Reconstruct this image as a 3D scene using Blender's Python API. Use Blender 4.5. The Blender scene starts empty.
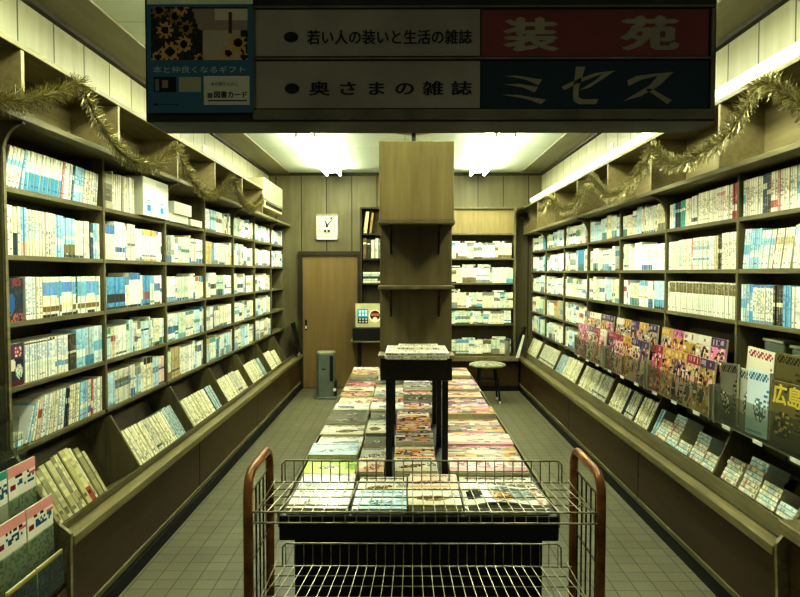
import bpy, math, random
from mathutils import Matrix, Vector
C = bpy.context.scene.collection
PI = math.pi
# ------------------------------------------------------------------ helpers
def lin(c):
    return tuple(((v / 12.92) if v <= 0.04045 else ((v + 0.055) / 1.055) ** 2.4) for v in c[:3]) + (1.0,)
def h(s):
    return tuple(int(s[i:i + 2], 16) / 255 for i in (0, 2, 4))
CAM_Z, F = 1.55, 690.0
PITCH = math.atan(26 / F); YAW = math.atan(5 / F)
ROT = Matrix.Rotation(YAW, 3, 'Z') @ Matrix.Rotation(PI / 2 - PITCH, 3, 'X')
def at(px, py, Y):
    """world point at depth Y seen at photo pixel (px, py)"""
    d = ROT @ Vector(((px - 400) / F, -(py - 298.5) / F, -1))
    return Vector((0, 0, CAM_Z)) + d * (Y / d.y)

class MB:
    def __init__(s): s.v, s.f, s.c = [], [], []
    def face(s, pts, col=None):
        n = len(s.v); s.v += [tuple(p) for p in pts]; s.f.append(tuple(range(n, n + len(pts)))); s.c.append(col)
    def raw(s, vs, fs, col=None):
        n = len(s.v); s.v += [tuple(p) for p in vs]
        for f in fs: s.f.append(tuple(i + n for i in f)); s.c.append(col)
    def box(s, x0, x1, y0, y1, z0, z1, col=None):
        s.raw([(x0, y0, z0), (x1, y0, z0), (x1, y1, z0), (x0, y1, z0), (x0, y0, z1), (x1, y0, z1), (x1, y1, z1), (x0, y1, z1)],
              [(0, 3, 2, 1), (4, 5, 6, 7), (0, 1, 5, 4), (1, 2, 6, 5), (2, 3, 7, 6), (3, 0, 4, 7)], col); return s
    def prism(s, pts, y0, y1, col=None):
        """polygon in XZ extruded along Y"""
        n = len(pts)
        s.raw([(x, y0, z) for x, z in pts] + [(x, y1, z) for x, z in pts],
              [tuple(range(n)), tuple(range(2 * n - 1, n - 1, -1))] + [(i, i + n, (i + 1) % n + n, (i + 1) % n) for i in range(n)], col); return s
    def prismz(s, pts, z0, z1, col=None):
        n = len(pts)
        s.raw([(x, y, z0) for x, y in pts] + [(x, y, z1) for x, y in pts],
              [tuple(range(n - 1, -1, -1)), tuple(range(n, 2 * n))] + [(i, (i + 1) % n, (i + 1) % n + n, i + n) for i in range(n)], col); return s
    def tube(s, pts, r, n=6, col=None, cap=True):
        pts = [Vector(p) for p in pts]; rings = []; m = len(pts); up = None
        for i, p in enumerate(pts):
            t = (pts[min(i + 1, m - 1)] - pts[max(i - 1, 0)]).normalized()
            if up is None: up = Vector((0, 0, 1)) if abs(t.z) < .9 else Vector((1, 0, 0))
            a = t.cross(up).normalized(); b = a.cross(t).normalized(); up = b
            rr = r[i] if isinstance(r, (list, tuple)) else r
            rings.append([p + a * rr * math.cos(2 * PI * k / n) + b * rr * math.sin(2 * PI * k / n) for k in range(n)])
        vs = [q for R in rings for q in R]; fs = []
        for i in range(m - 1):
            for k in range(n): fs.append((i * n + k, i * n + (k + 1) % n, (i + 1) * n + (k + 1) % n, (i + 1) * n + k))
        if cap: fs += [tuple(range(n - 1, -1, -1)), tuple((m - 1) * n + k for k in range(n))]
        s.raw(vs, fs, col); return s
    def lathe(s, prof, cx, cy, n=24, col=None):
        vs = [(cx + r * math.cos(2 * PI * k / n), cy + r * math.sin(2 * PI * k / n), z) for r, z in prof for k in range(n)]
        m = len(prof); fs = [(i * n + k, i * n + (k + 1) % n, (i + 1) * n + (k + 1) % n, (i + 1) * n + k) for i in range(m - 1) for k in range(n)]
        fs += [tuple(range(n - 1, -1, -1)), tuple((m - 1) * n + k for k in range(n))]
        s.raw(vs, fs, col); return s
    def add(s, o, M):
        n = len(s.v); s.v += [tuple(M @ Vector(p)) for p in o.v]; s.f += [tuple(i + n for i in f) for f in o.f]; s.c += o.c
    def mesh(s, name, off=None):
        me = bpy.data.meshes.new(name)
        vs = s.v if off is None else [(x - off.x, y - off.y, z - off.z) for x, y, z in s.v]
        me.from_pydata(vs, [], s.f)
        if any(c is not None for c in s.c):
            at_ = me.color_attributes.new('Col', 'FLOAT_COLOR', 'CORNER'); buf = []; cache = {}
            for f, c in zip(s.f, s.c):
                c = c or (.8, .8, .7)
                if c not in cache: cache[c] = lin(c)
                buf += list(cache[c]) * len(f)
            at_.data.foreach_set('color', buf)
        me.update(); return me
    def build(s, name, mat, parent=None, bevel=0, smooth=False):
        off = Vector()
        p = parent
        while p is not None: off += p.location; p = p.parent
        me = s.mesh(name, off); me.materials.append(mat)
        if smooth:
            for p in me.polygons: p.use_smooth = True
        o = bpy.data.objects.new(name, me); C.objects.link(o); o.parent = parent
        if bevel:
            b = o.modifiers.new('bevel', 'BEVEL'); b.width = bevel; b.segments = 2; b.limit_method = 'ANGLE'
        return o

def tag(o, label=None, cat=None, group=None, kind=None):
    for k, v in (('label', label), ('category', cat), ('group', group), ('kind', kind)):
        if v: o[k] = v
    return o
def thing(name, loc, label, cat, group=None):
    o = bpy.data.objects.new(name, None); o.empty_display_size = .05; C.objects.link(o); o.location = loc
    return tag(o, label, cat, group)
def struct(name, mb, mat, parent=None):
    o = mb.build(name, mat, parent)
    if parent is None: o['kind'] = 'structure'
    return o
ORD = ('zeroth first second third fourth fifth sixth seventh eighth ninth tenth eleventh twelfth thirteenth fourteenth fifteenth sixteenth '
       'seventeenth eighteenth nineteenth twentieth').split()
def ordn(n):
    if n <= 20: return ORD[n]
    t = {2: 'twenty', 3: 'thirty', 4: 'forty', 5: 'fifty', 6: 'sixty'}[n // 10]
    return t + '-' + ORD[n % 10] if n % 10 else t[:-1] + 'ieth'

# ------------------------------------------------------------------ materials
def mat(name, base=None, rough=.6, metal=0, spec=.4):
    m = bpy.data.materials.new(name); m.use_nodes = True
    b = m.node_tree.nodes['Principled BSDF']
    if base: b.inputs['Base Color'].default_value = lin(base)
    b.inputs['Roughness'].default_value = rough; b.inputs['Metallic'].default_value = metal
    b.inputs['Specular IOR Level'].default_value = spec
    return m
def N(m, t, **kw):
    n = m.node_tree.nodes.new(t)
    for k, v in kw.items(): setattr(n, k, v)
    return n
def L(m, a, b): m.node_tree.links.new(a, b)
def wood(name, c1, c2, axis='Z', rough=.55, scale=6, groove=None, spec=.35):
    m = mat(name, c1, rough, spec=spec); b = m.node_tree.nodes['Principled BSDF']
    tc = N(m, 'ShaderNodeTexCoord'); mp = N(m, 'ShaderNodeMapping')
    sc = {'X': (.08, 1, 1), 'Y': (1, .08, 1), 'Z': (1, 1, .08)}[axis]
    mp.inputs['Scale'].default_value = [v * scale for v in sc]
    L(m, tc.outputs['Object'], mp.inputs['Vector'])
    nz = N(m, 'ShaderNodeTexNoise'); nz.inputs['Scale'].default_value = 6; nz.inputs['Detail'].default_value = 5; nz.inputs['Roughness'].default_value = .65
    L(m, mp.outputs['Vector'], nz.inputs['Vector'])
    n2 = N(m, 'ShaderNodeTexNoise'); n2.inputs['Scale'].default_value = 1.3; n2.inputs['Detail'].default_value = 3
    L(m, tc.outputs['Object'], n2.inputs['Vector'])
    ad = N(m, 'ShaderNodeMath', operation='MULTIPLY_ADD'); ad.inputs[1].default_value = .45
    L(m, n2.outputs['Fac'], ad.inputs[0]); L(m, nz.outputs['Fac'], ad.inputs[2])
    cr = N(m, 'ShaderNodeValToRGB'); cr.color_ramp.elements[0].position = .5; cr.color_ramp.elements[1].position = .95
    cr.color_ramp.elements[0].color = lin(c2); cr.color_ramp.elements[1].color = lin(c1)
    L(m, ad.outputs[0], cr.inputs[0]); out = cr.outputs[0]
    if groove:
        ax, pitch, offs, width = groove
        sp = N(m, 'ShaderNodeSeparateXYZ'); L(m, tc.outputs['Object'], sp.inputs[0])
        a = N(m, 'ShaderNodeMath', operation='MULTIPLY_ADD'); a.inputs[1].default_value = 1 / pitch; a.inputs[2].default_value = offs + 100
        L(m, sp.outputs[ax], a.inputs[0])
        fr = N(m, 'ShaderNodeMath', operation='FRACT'); L(m, a.outputs[0], fr.inputs[0])
        fl = N(m, 'ShaderNodeMath', operation='FLOOR'); L(m, a.outputs[0], fl.inputs[0])
        wn = N(m, 'ShaderNodeTexWhiteNoise', noise_dimensions='1D'); L(m, fl.outputs[0], wn.inputs['W'])
        hs = N(m, 'ShaderNodeHueSaturation'); vv = N(m, 'ShaderNodeMath', operation='MULTIPLY_ADD'); vv.inputs[1].default_value = .16; vv.inputs[2].default_value = .92
        L(m, wn.outputs['Value'], vv.inputs[0]); L(m, vv.outputs[0], hs.inputs['Value']); L(m, out, hs.inputs['Color'])
        lt = N(m, 'ShaderNodeMath', operation='LESS_THAN'); lt.inputs[1].default_value = width / pitch; L(m, fr.outputs[0], lt.inputs[0])
        mx = N(m, 'ShaderNodeMix', data_type='RGBA'); mx.inputs['B'].default_value = lin([v * .45 for v in c2])
        L(m, lt.outputs[0], mx.inputs['Factor']); L(m, hs.outputs['Color'], mx.inputs['A']); out = mx.outputs['Result']
    L(m, out, b.inputs['Base Color'])
    return m
def printed(name, rough, spec=.4, coat=0):
    m = mat(name, None, rough, spec=spec); b = m.node_tree.nodes['Principled BSDF']
    at_ = N(m, 'ShaderNodeVertexColor', layer_name='Col')
    nz = N(m, 'ShaderNodeTexNoise'); nz.inputs['Scale'].default_value = 160; nz.inputs['Detail'].default_value = 2
    tc = N(m, 'ShaderNodeTexCoord'); L(m, tc.outputs['Object'], nz.inputs['Vector'])
    mr = N(m, 'ShaderNodeMapRange'); mr.inputs['To Min'].default_value = .94; mr.inputs['To Max'].default_value = 1.12; L(m, nz.outputs['Fac'], mr.inputs['Value'])
    mx = N(m, 'ShaderNodeVectorMath', operation='SCALE'); L(m, at_.outputs['Color'], mx.inputs[0]); L(m, mr.outputs[0], mx.inputs['Scale'])
    L(m, mx.outputs[0], b.inputs['Base Color']); b.inputs['Coat Weight'].default_value = coat; b.inputs['Coat Roughness'].default_value = .12
    return m
WD = wood('dark_shelf_wood', h('7b7453'), h('5d573c'), 'Y', scale=5)
WDZ = wood('dark_upright_wood', h('7b7453'), h('5d573c'), 'Z', scale=5)
WBACK = wood('dark_back_wood', h('5a5034'), h('463d28'), 'Z')  # darker wood tone for the back boards
WBOX = wood('light_box_wood', h('958a63'), h('7d7150'), 'Y')
WLEDGE = wood('worn_ledge_wood', h('8f8560'), h('686044'), 'Y', scale=7, rough=.45)
WPANEL = wood('base_panel_wood', h('523f25'), h('40311c'), 'Y', scale=4, rough=.4)
WWALLX = wood('wall_board_back', h('736c4e'), h('625b41'), 'Z', groove=(0, .335, .13, .012), scale=3, rough=.5)
WWALLY = wood('wall_board_side', h('9f9b80'), h('8f8b70'), 'Z', groove=(1, .335, .3, .012), scale=3, rough=.5)
WDOOR = wood('door_veneer', h('826e47'), h('746140'), 'Z', scale=3, rough=.4)
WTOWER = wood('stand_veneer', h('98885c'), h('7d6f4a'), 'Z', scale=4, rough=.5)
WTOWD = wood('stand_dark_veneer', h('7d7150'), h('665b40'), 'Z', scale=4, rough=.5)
BLACK = mat('black_paint', h('171612'), .45)
DARKTRIM = wood('dark_trim_wood', h('3c3524'), h('2b2619'), 'Y')
PLINTH = mat('black_plinth', h('141310'), .5)
BOOK = printed('printed_spines', .5, .35)
GLOSS = printed('glossy_covers', .22, .5, .25)
MATTE = printed('matte_print', .7, .2)
PAGES = mat('page_edges', h('cfc8a4'), .9, spec=.1)
_b = PAGES.node_tree.nodes['Principled BSDF']
_t = N(PAGES, 'ShaderNodeTexCoord'); _w = N(PAGES, 'ShaderNodeTexNoise'); _w.inputs['Scale'].default_value = 90
_r = N(PAGES, 'ShaderNodeValToRGB'); _r.color_ramp.elements[0].color = lin(h('aaa382')); _r.color_ramp.elements[1].color = lin(h('ded8b8'))
L(PAGES, _t.outputs['Object'], _w.inputs['Vector']); L(PAGES, _w.outputs['Fac'], _r.inputs[0]); L(PAGES, _r.outputs[0], _b.inputs['Base Color'])
CEIL = mat('ceiling_board', h('ccd2c0'), .8, spec=.1)
def _ceil():
    m = CEIL; b = m.node_tree.nodes['Principled BSDF']; tc = N(m, 'ShaderNodeTexCoord')
    br = N(m, 'ShaderNodeTexBrick', offset=0, squash=1); br.inputs['Scale'].default_value = 1
    br.inputs['Brick Width'].default_value = .92; br.inputs['Row Height'].default_value = 1.84; br.inputs['Mortar Size'].default_value = .004
    br.inputs['Color1'].default_value = lin(h('ccd2c0')); br.inputs['Color2'].default_value = lin(h('c7cdbb')); br.inputs['Mortar'].default_value = lin(h('a5a692'))
    L(m, tc.outputs['Object'], br.inputs['Vector']); L(m, br.outputs['Color'], b.inputs['Base Color'])
_ceil()
FLOOR = mat('floor_tiles', h('8f917a'), .42, spec=.4)
def _floor():
    m = FLOOR; b = m.node_tree.nodes['Principled BSDF']; tc = N(m, 'ShaderNodeTexCoord')
    mp = N(m, 'ShaderNodeMapping'); mp.inputs['Location'].default_value = (.941, 0, 0); L(m, tc.outputs['Object'], mp.inputs['Vector'])
    br = N(m, 'ShaderNodeTexBrick', offset=0, squash=1); br.inputs['Scale'].default_value = 1
    br.inputs['Brick Width'].default_value = .1036; br.inputs['Row Height'].default_value = .1036; br.inputs['Mortar Size'].default_value = .0028; br.inputs['Mortar Smooth'].default_value = .3
    br.inputs['Color1'].default_value = lin(h('78755e')); br.inputs['Color2'].default_value = lin(h('706d57')); br.inputs['Mortar'].default_value = lin(h('3d3b2f'))
    L(m, mp.outputs['Vector'], br.inputs['Vector'])
    nz = N(m, 'ShaderNodeTexNoise'); nz.inputs['Scale'].default_value = 2.2; nz.inputs['Detail'].default_value = 6; L(m, tc.outputs['Object'], nz.inputs['Vector'])
    mr = N(m, 'ShaderNodeMapRange'); mr.inputs['To Min'].default_value = .75; mr.inputs['To Max'].default_value = 1.2; L(m, nz.outputs['Fac'], mr.inputs['Value'])
    mx = N(m, 'ShaderNodeVectorMath', operation='SCALE'); L(m, br.outputs['Color'], mx.inputs[0]); L(m, mr.outputs[0], mx.inputs['Scale']); L(m, mx.outputs[0], b.inputs['Base Color'])
    bp = N(m, 'ShaderNodeBump'); bp.inputs['Strength'].default_value = .35; bp.inputs['Distance'].default_value = .003
    iv = N(m, 'ShaderNodeMath', operation='SUBTRACT'); iv.inputs[0].default_value = 1; L(m, br.outputs['Fac'], iv.inputs[1]); L(m, iv.outputs[0], bp.inputs['Height']); L(m, bp.outputs[0], b.inputs['Normal'])
_floor()
def noisy(name, c1, c2, rough, metal=0, scale=30, spec=.4):
    m = mat(name, c1, rough, metal, spec); b = m.node_tree.nodes['Principled BSDF']
    tc = N(m, 'ShaderNodeTexCoord'); nz = N(m, 'ShaderNodeTexNoise'); nz.inputs['Scale'].default_value = scale; nz.inputs['Detail'].default_value = 5
    cr = N(m, 'ShaderNodeValToRGB'); cr.color_ramp.elements[0].position = .35; cr.color_ramp.elements[1].position = .65
    cr.color_ramp.elements[0].color = lin(c2); cr.color_ramp.elements[1].color = lin(c1)
    L(m, tc.outputs['Object'], nz.inputs['Vector']); L(m, nz.outputs['Fac'], cr.inputs[0]); L(m, cr.outputs[0], b.inputs['Base Color']); return m
COPPER = noisy('worn_copper_enamel', h('ad7d4c'), h('6a4a2a'), .35, .4, 12)
WIRE = noisy('dull_wire', h('b9b49a'), h('8a846a'), .38, .8, 40)
WIREDK = noisy('dark_wire', h('5b5545'), h('39352a'), .45, .6, 40)
STEEL = noisy('painted_steel', h('a9a78f'), h('8f8d77'), .4, .3, 8)
GREYMETAL = noisy('grey_enamel', h('767d70'), h('687064'), .45, .2, 6)
TINSEL = noisy('gold_tinsel', h('bdb488'), h('6a6543'), .28, .6, 60)
ACRYL = bpy.data.materials.new('clear_acrylic'); ACRYL.use_nodes = True
def _acr():
    m = ACRYL; nt = m.node_tree; b = nt.nodes['Principled BSDF']; nt.nodes.remove(b); out = nt.nodes['Material Output']
    tr = N(m, 'ShaderNodeBsdfTransparent'); tr.inputs[0].default_value = (.90, .91, .86, 1)
    df = N(m, 'ShaderNodeBsdfPrincipled'); df.inputs['Base Color'].default_value = lin(h('7a7d6b')); df.inputs['Roughness'].default_value = .2
    mx = N(m, 'ShaderNodeMixShader'); mx.inputs[0].default_value = .2
    L(m, tr.outputs[0], mx.inputs[1]); L(m, df.outputs[0], mx.inputs[2]); L(m, mx.outputs[0], out.inputs[0])
_acr()
def emit(name, col, st):
    m = mat(name, h('f4f5e6'), .4); b = m.node_tree.nodes['Principled BSDF']
    b.inputs['Emission Color'].default_value = (*col, 1); b.inputs['Emission Strength'].default_value = st; return m
LCOL = (.93, 1.0, .81)
TUBE = emit('fluorescent_tube', LCOL, 46)
STRIP = emit('lit_strip_diffuser', LCOL, .8)
WHITE = mat('white_enamel', h('e2e2d0'), .4)

# ------------------------------------------------------------------ the room
YB = 9.2; ZC = 2.87; XW = 1.81; YF = .9
struct('floor', MB().box(-XW - .1, XW + .1, -1.2, YB + .1, -.06, 0), FLOOR)
struct('ceiling', MB().box(-XW - .1, XW + .1, YF, YB + .1, ZC, ZC + .06), CEIL)
struct('wall_left', MB().box(-XW - .1, -XW, YF, YB + .1, 0, ZC), WWALLY)
struct('wall_right', MB().box(XW, XW + .1, YF, YB + .1, 0, ZC), WWALLY)
struct('wall_back', MB().box(-XW, XW, YB, YB + .1, 0, ZC), WWALLX)
struct('trim_1', MB().box(-XW, -XW + .035, YF, YB, ZC - .04, ZC), DARKTRIM)
struct('trim_2', MB().box(XW - .035, XW, YF, YB, ZC - .04, ZC), DARKTRIM)
struct('trim_3', MB().box(-XW + .035, XW - .035, YB - .03, YB, ZC - .04, ZC), DARKTRIM)
CB = wood('ceiling_border', h('8b876e'), h('7b7760'), 'Y', scale=2)
struct('trim_4', MB().box(-XW + .035, -1.52, YF, YB - .03, ZC - .012, ZC), CB)
struct('trim_5', MB().box(1.52, XW - .035, YF, YB - .03, ZC - .012, ZC), CB)
dr = tag(MB().box(-1.36, -.63, YB - .022, YB - .002, .012, 1.775).build('door_1', WDOOR), kind='structure')
MB().box(-1.415, -1.36, YB - .05, YB, 0, 1.83).box(-.63, -.585, YB - .05, YB, 0, 1.83).box(-1.36, -.63, YB - .05, YB, 1.775, 1.83).build('door_frame', DARKTRIM, dr)
MB().box(-1.335, -1.305, YB - .027, YB - .022, .78, .92).build('door_handle', BLACK, dr)
MB().box(-1.328, -1.312, YB - .029, YB - .027, .80, .84).build('door_pull', WHITE, dr)
struct('baseboard_back', MB().box(-.58, 1.45, YB - .02, YB, 0, .08), DARKTRIM)

# ------------------------------------------------------------------ wall bookcases
class Case: pass
def wall_case(side, y_up, levels, rowstop, xs, xc, zc, ztop, box_end, lip, tray_top, ledge, panel, plinth, y0, label, full_from):
    s = side
    K = Case(); K.__dict__.update(side=s, y=y_up, lv=levels, xs=xs, lip=lip, tt=tray_top)
    root = thing('wall_bookcase', (s * xs, (y_up[0] + y_up[-1]) / 2, 0), label, 'bookcase', 'bookcases lining the side walls')
    K.root = root
    B = lambda mb, nm, m, bev=.003: mb.build(nm, m, root, bev)
    X = lambda a, b: (min(s * a, s * b), max(s * a, s * b))
    ya, yb = y_up[0], y_up[-1]; ext = .85 if s < 0 else .012
    zs = levels[0]
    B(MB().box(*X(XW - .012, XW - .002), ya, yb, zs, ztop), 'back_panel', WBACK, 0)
    for k, y in enumerate(y_up):                                   # uprights
        B(MB().box(*X(xs, XW - .012), y - .012, y + .012, zs, zc), 'upright', WDZ)
    for j, z in enumerate(levels):
        for k in range(len(y_up) - 1):
            if j == 1 and k < full_from: continue                  # magazine racks hang here
            B(MB().box(*X(xs + .003, XW - .012), y_up[k] + .012, y_up[k + 1] - .012, z - .022, z), 'shelf_board', WD, .002)
    B(MB().box(*X(xc, XW - .012), ya - ext, yb + .012, zc, zc + .026), 'cornice_board', WD)
    for k in range(0 if s < 0 else 2, len(y_up), 2):               # curved brackets
        pts = [(s * xs, zc), (s * (xc + .01), zc)]
        n = 6
        for q in range(n + 1):
            a = q / n * PI / 2
            pts.append((s * (xs - (xs - xc - .01) * (1 - math.sin(a))), zc - .012 - .13 * (1 - math.cos(a))))
        if s > 0: pts = pts[::-1]
        B(MB().prism(pts, y_up[k] - .011, y_up[k] + .011), 'bracket', WDZ, 0)
    # open boxes above the cornice
    for k, y in enumerate(y_up):
        if y > box_end + .02: continue
        B(MB().box(*X(xc + .01, XW - .012), y - .012, y + .012, zc + .026, ztop), 'box_divider', WBOX, .002)
    B(MB().box(*X(xc + .005, XW - .012), ya - ext, box_end + .012, ztop, ztop + .024), 'box_top', WD)
    B(MB().box(*X(XW - .03, XW - .0125), ya - ext, box_end, zc + .026, ztop), 'box_back', WBOX, 0)
    # sloping display trays
    lx, lz = lip; tx, tz = tray_top
    sv = Vector((tx - lx, 0, tz - lz)).normalized(); K.sv = Vector((s * sv.x, 0, sv.z))
    nv = Vector((-sv.z, 0, sv.x)); K.nv = Vector((s * nv.x, 0, nv.z)); D = .182
    bl = (lx - nv.x * D, lz - nv.z * D); bu = (tx - nv.x * D, tz - nv.z * D)
    K.D = D; ty0 = max(y_up[0], y0)
    def pr(pts, a, b, nm, m, bev=.002):
        p = [(s * x, z) for x, z in pts]
        if s > 0: p = p[::-1]
        return B(MB().prism(p, a, b), nm, m, bev)
    tb = (bu[0] - .012, bu[1]); 
    tys = [ty0] + [y for y in y_up if y > ty0 + .2]
    K.ty = tys
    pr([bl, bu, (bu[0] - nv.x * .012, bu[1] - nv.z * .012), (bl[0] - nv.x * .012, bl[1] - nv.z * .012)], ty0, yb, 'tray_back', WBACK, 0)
    pr([(lx, lz), bl, (bl[0] - sv.x * .012, bl[1] - sv.z * .012), (lx - sv.x * .012, lz - sv.z * .012)], ty0, yb, 'tray_floor', WD, 0)
    for y in tys: pr([(lx + .002, lz + .004), (tx - .004, tz - .004), bu, bl], y - .008, y + .008, 'tray_divider', WDZ, .001)
    lo = (ledge[0] + .062, ledge[1])
    pr([(lx - .012 * sv.x, lz - .012 * sv.z), (lx - nv.x * -.012, lz + nv.z * .012), (lo[0], lo[1] + .006), (lo[0] + .03, lo[1])], ty0, yb, 'tray_lip', WD)
    for k in range(len(tys) - 1):
        if k % 2: continue
        k2 = min(k + 2, len(tys) - 1)
        pr([(ledge[0], ledge[1] - .042), (ledge[0], ledge[1]), (lo[0] + .05, ledge[1]), (lo[0] + .05, ledge[1] - .042)], tys[k] + .001, tys[k2] - .001, 'counter_ledge', WLEDGE, .004)
        B(MB().box(*X(panel, panel + .02), tys[k] + .004, tys[k2] - .004, .062, ledge[1] - .043), 'base_panel', WPANEL, .003)
        B(MB().box(*X(panel - .012, panel), tys[k] + .004, tys[k2] - .004, .07, .10), 'base_rail', WD, .003)
    B(MB().box(*X(plinth, plinth + .03), ty0, yb, 0.0005, .066), 'plinth', PLINTH, 0)
    prof = [(XW - .012, .0005), (plinth - .005, .0005), (ledge[0], ledge[1] - .04), (ledge[0] - .002, ledge[1] + .02), (lx - .02, lz + .03), (tx - .015, tz + .02), (xs - .01, zs + .03)]
    if s < 0: prof += [(xs - .004, zc), (XW - .012, zc)]
    else: prof = prof[:-2] + [(tx - .015, tz), (xs - .01, zs - .004), (XW - .012, zs - .004)]
    pr(prof, ty0 - .034, ty0 - .013, 'end_panel', WLEDGE, .002)
    return K
LY = [2.775, 3.70, 4.65, 5.57, 6.49, 7.41, 8.33, 9.185]
RY = [2.53, 3.47, 4.42, 5.36, 6.30, 7.24, 8.18, 9.10]
LC = wall_case(-1, LY, [.81, 1.075, 1.345, 1.622, 1.90], 0, 1.612, 1.515, 2.155, 2.435, 7.41, (1.435, .495), (1.60, .785), (1.365, .462), 1.40, 1.372, 2.80,
               'long dark wooden bookcase lining the left wall beside the door', 0)
RC = wall_case(1, RY, [.79, 1.05, 1.31, 1.567, 1.825], 0, 1.66, 1.55, 2.04, 2.385, 9.10, (1.555, .53), (1.66, .762), (1.47, .458), 1.505, 1.492, 2.73,
               'long dark wooden bookcase lining the right wall behind the magazine racks', 4)
# low end cabinet beside the right bookcase
ec = thing('end_cabinet', (1.6, 2.4, 0), 'low dark wooden cabinet butting the near end of the right bookcase', 'cabinet')
MB().box(1.51, 1.79, 2.05, 2.675, .0005, .53).build('carcass', WPANEL, ec, .004)
MB().box(1.46, 1.79, 2.03, 2.68, .532, .585).build('cabinet_top', WLEDGE, ec, .005)
# lit strip on top of the right bookcase
ls = thing('strip_light', (1.58, 5.7, 2.41), 'long glowing white strip light on top of the right bookcase', 'light')
MB().box(1.56, 1.60, 2.52, 8.61, 2.4095, 2.425).build('base_channel', WHITE, ls)
MB().box(1.548, 1.575, 2.53, 8.6, 2.4255, 2.463).build('diffuser', STRIP, ls, .004)

# ------------------------------------------------------------------ paperbacks
R = random.Random(11)
BASES = [('white', h('f2f1dd')), ('cream', h('ece6c6')), ('white', h('eef2e6')), ('pale-blue', h('cfe4e8')), ('pale-grey', h('d9dac9')), ('cream', h('f0ead0')),
         ('pale-green', h('d5e3c8')), ('white', h('f5f5ea')), ('blue', h('5f9cc0')), ('pale-pink', h('ecd2c6')), ('tan', h('c9b98a')), ('grey', h('a9aa9b'))]
BW = [18, 14, 14, 12, 6, 10, 5, 14, 4, 3, 3, 3]
ACC0 = [('blue', h('2f6ea6')), ('sky-blue', h('5fa9c9')), ('black', h('23221f')), ('red', h('b8443c')), ('green', h('3f8a62')), ('brown', h('7d6a3c')), ('yellow', h('d3b545')), ('navy', h('24405f')), ('teal', h('3f8e93')), ('grey', h('8a8c80'))]
ACC = [(n_, tuple(.72 * v + .28 * (.5 * sum(c_) / 3 + .5 * .72) for v in c_)) for n_, c_ in ACC0]
AW = [26, 20, 10, 6, 6, 9, 4, 8, 8, 8]
def design(r, base=None, acc=None):
    b = base or r.choices(BASES, BW)[0]; a = acc or r.choices(ACC, AW)[0]
    if b[0] == a[0]: a = ACC[7]
    bands = []
    k = r.random()
    if k < .25: bands.append((0, r.uniform(.12, .4), a[1]))
    elif k < .45: bands.append((r.uniform(.72, .85), 1, a[1]))
    elif k < .7: z = r.uniform(.2, .6); bands.append((z, z + r.uniform(.1, .3), a[1]))
    if r.random() < .3: z = r.uniform(.05, .85); bands.append((z, z + .06, r.choices(ACC, AW)[0][1]))
    if r.random() < .35: bands.append((.02, .08, ACC[2][1] if r.random() < .5 else a[1]))
    t0 = r.uniform(.3, .5)
    return dict(base=b[1], bands=bands, t=(t0, min(.93, t0 + r.uniform(.25, .45))), tc=a[1] if r.random() < .55 else h('4a4a42'), p=r.uniform(.35, .75), nm=b[0] if not bands else b[0] + ' and ' + a[0], vary=r.random() < .4)
def spine_col(d, u, z, rr, f=3):
    c = d['base']
    for z0, z1, cc in d['bands']:
        if z0 <= z < z1: c = cc
    if d['t'][0] <= z < d['t'][1] and abs(u - .5) < .3 and rr.random() < d['p']:
        k = rr.uniform(.2, .6) if f == 3 else rr.uniform(.08, .3); c = tuple(a * (1 - k) + b * k for a, b in zip(c, d['tc']))
    if .09 < z < .16 and abs(u - .5) < .3 and rr.random() < .5: c = tuple(v * (.6 if f == 3 else .85) for v in c)
    j = rr.uniform(.94, 1.04)
    return tuple(min(1, v * j) for v in c)
def book_mb(t, hh, dp, d, seed, cols, rows, pages=True):
    """cover shell: spine at y=0 facing -y, thickness x, height z"""
    rr = random.Random(seed); m = MB(); tone = rr.uniform(.95, 1.06)
    us = [0, .22, .78, 1] if cols == 3 else [0, 1]
    for i in range(rows):
        z0, z1 = hh * i / rows, hh * (i + 1) / rows
        for k in range(len(us) - 1):
            u = (us[k] + us[k + 1]) / 2
            m.face([(us[k] * t, 0, z0), (us[k + 1] * t, 0, z0), (us[k + 1] * t, 0, z1), (us[k] * t, 0, z1)], tuple(v * (.72 if cols == 3 and k == 0 else 1) * tone for v in spine_col(d, u, (i + .5) / rows, rr, cols)))  # first spine column darkened to paint the shaded gap between books
    c = tuple(v * .95 for v in d['base'])
    m.face([(0, dp, 0), (0, 0, 0), (0, 0, hh), (0, dp, hh)], c); m.face([(t, 0, 0), (t, dp, 0), (t, dp, hh), (t, 0, hh)], c)
    m.face([(0, dp, 0), (t, dp, 0), (t, 0, 0), (0, 0, 0)], c)
    if not pages:
        m.face([(0, 0, hh), (t, 0, hh), (t, dp, hh), (0, dp, hh)], h('cfc8a4')); m.face([(t, dp, 0), (0, dp, 0), (0, dp, hh), (t, dp, hh)], h('cfc8a4'))
    return m
def page_mb(t, hh, dp): return MB().box(.0012, t - .0012, .0015, dp - .001, .001, hh - .002)
books = []
def shelf_mat(K, a, t, z, lean, setback):
    """a: near edge along the shelf"""
    s = K.side; x = s * (K.xs + setback)
    lift = t * math.sin(abs(lean)) if (lean > 0) else 0
    if s < 0: return Matrix.Translation((x, a, z + lift)) @ Matrix.Rotation(PI / 2, 4, 'Z') @ Matrix.Rotation(lean, 4, 'Y')
    l2 = -lean; lift = t * math.sin(abs(l2)) if l2 > 0 else 0
    return Matrix.Translation((x, a + t, z + lift)) @ Matrix.Rotation(-PI / 2, 4, 'Z') @ Matrix.Rotation(l2, 4, 'Y')
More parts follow.
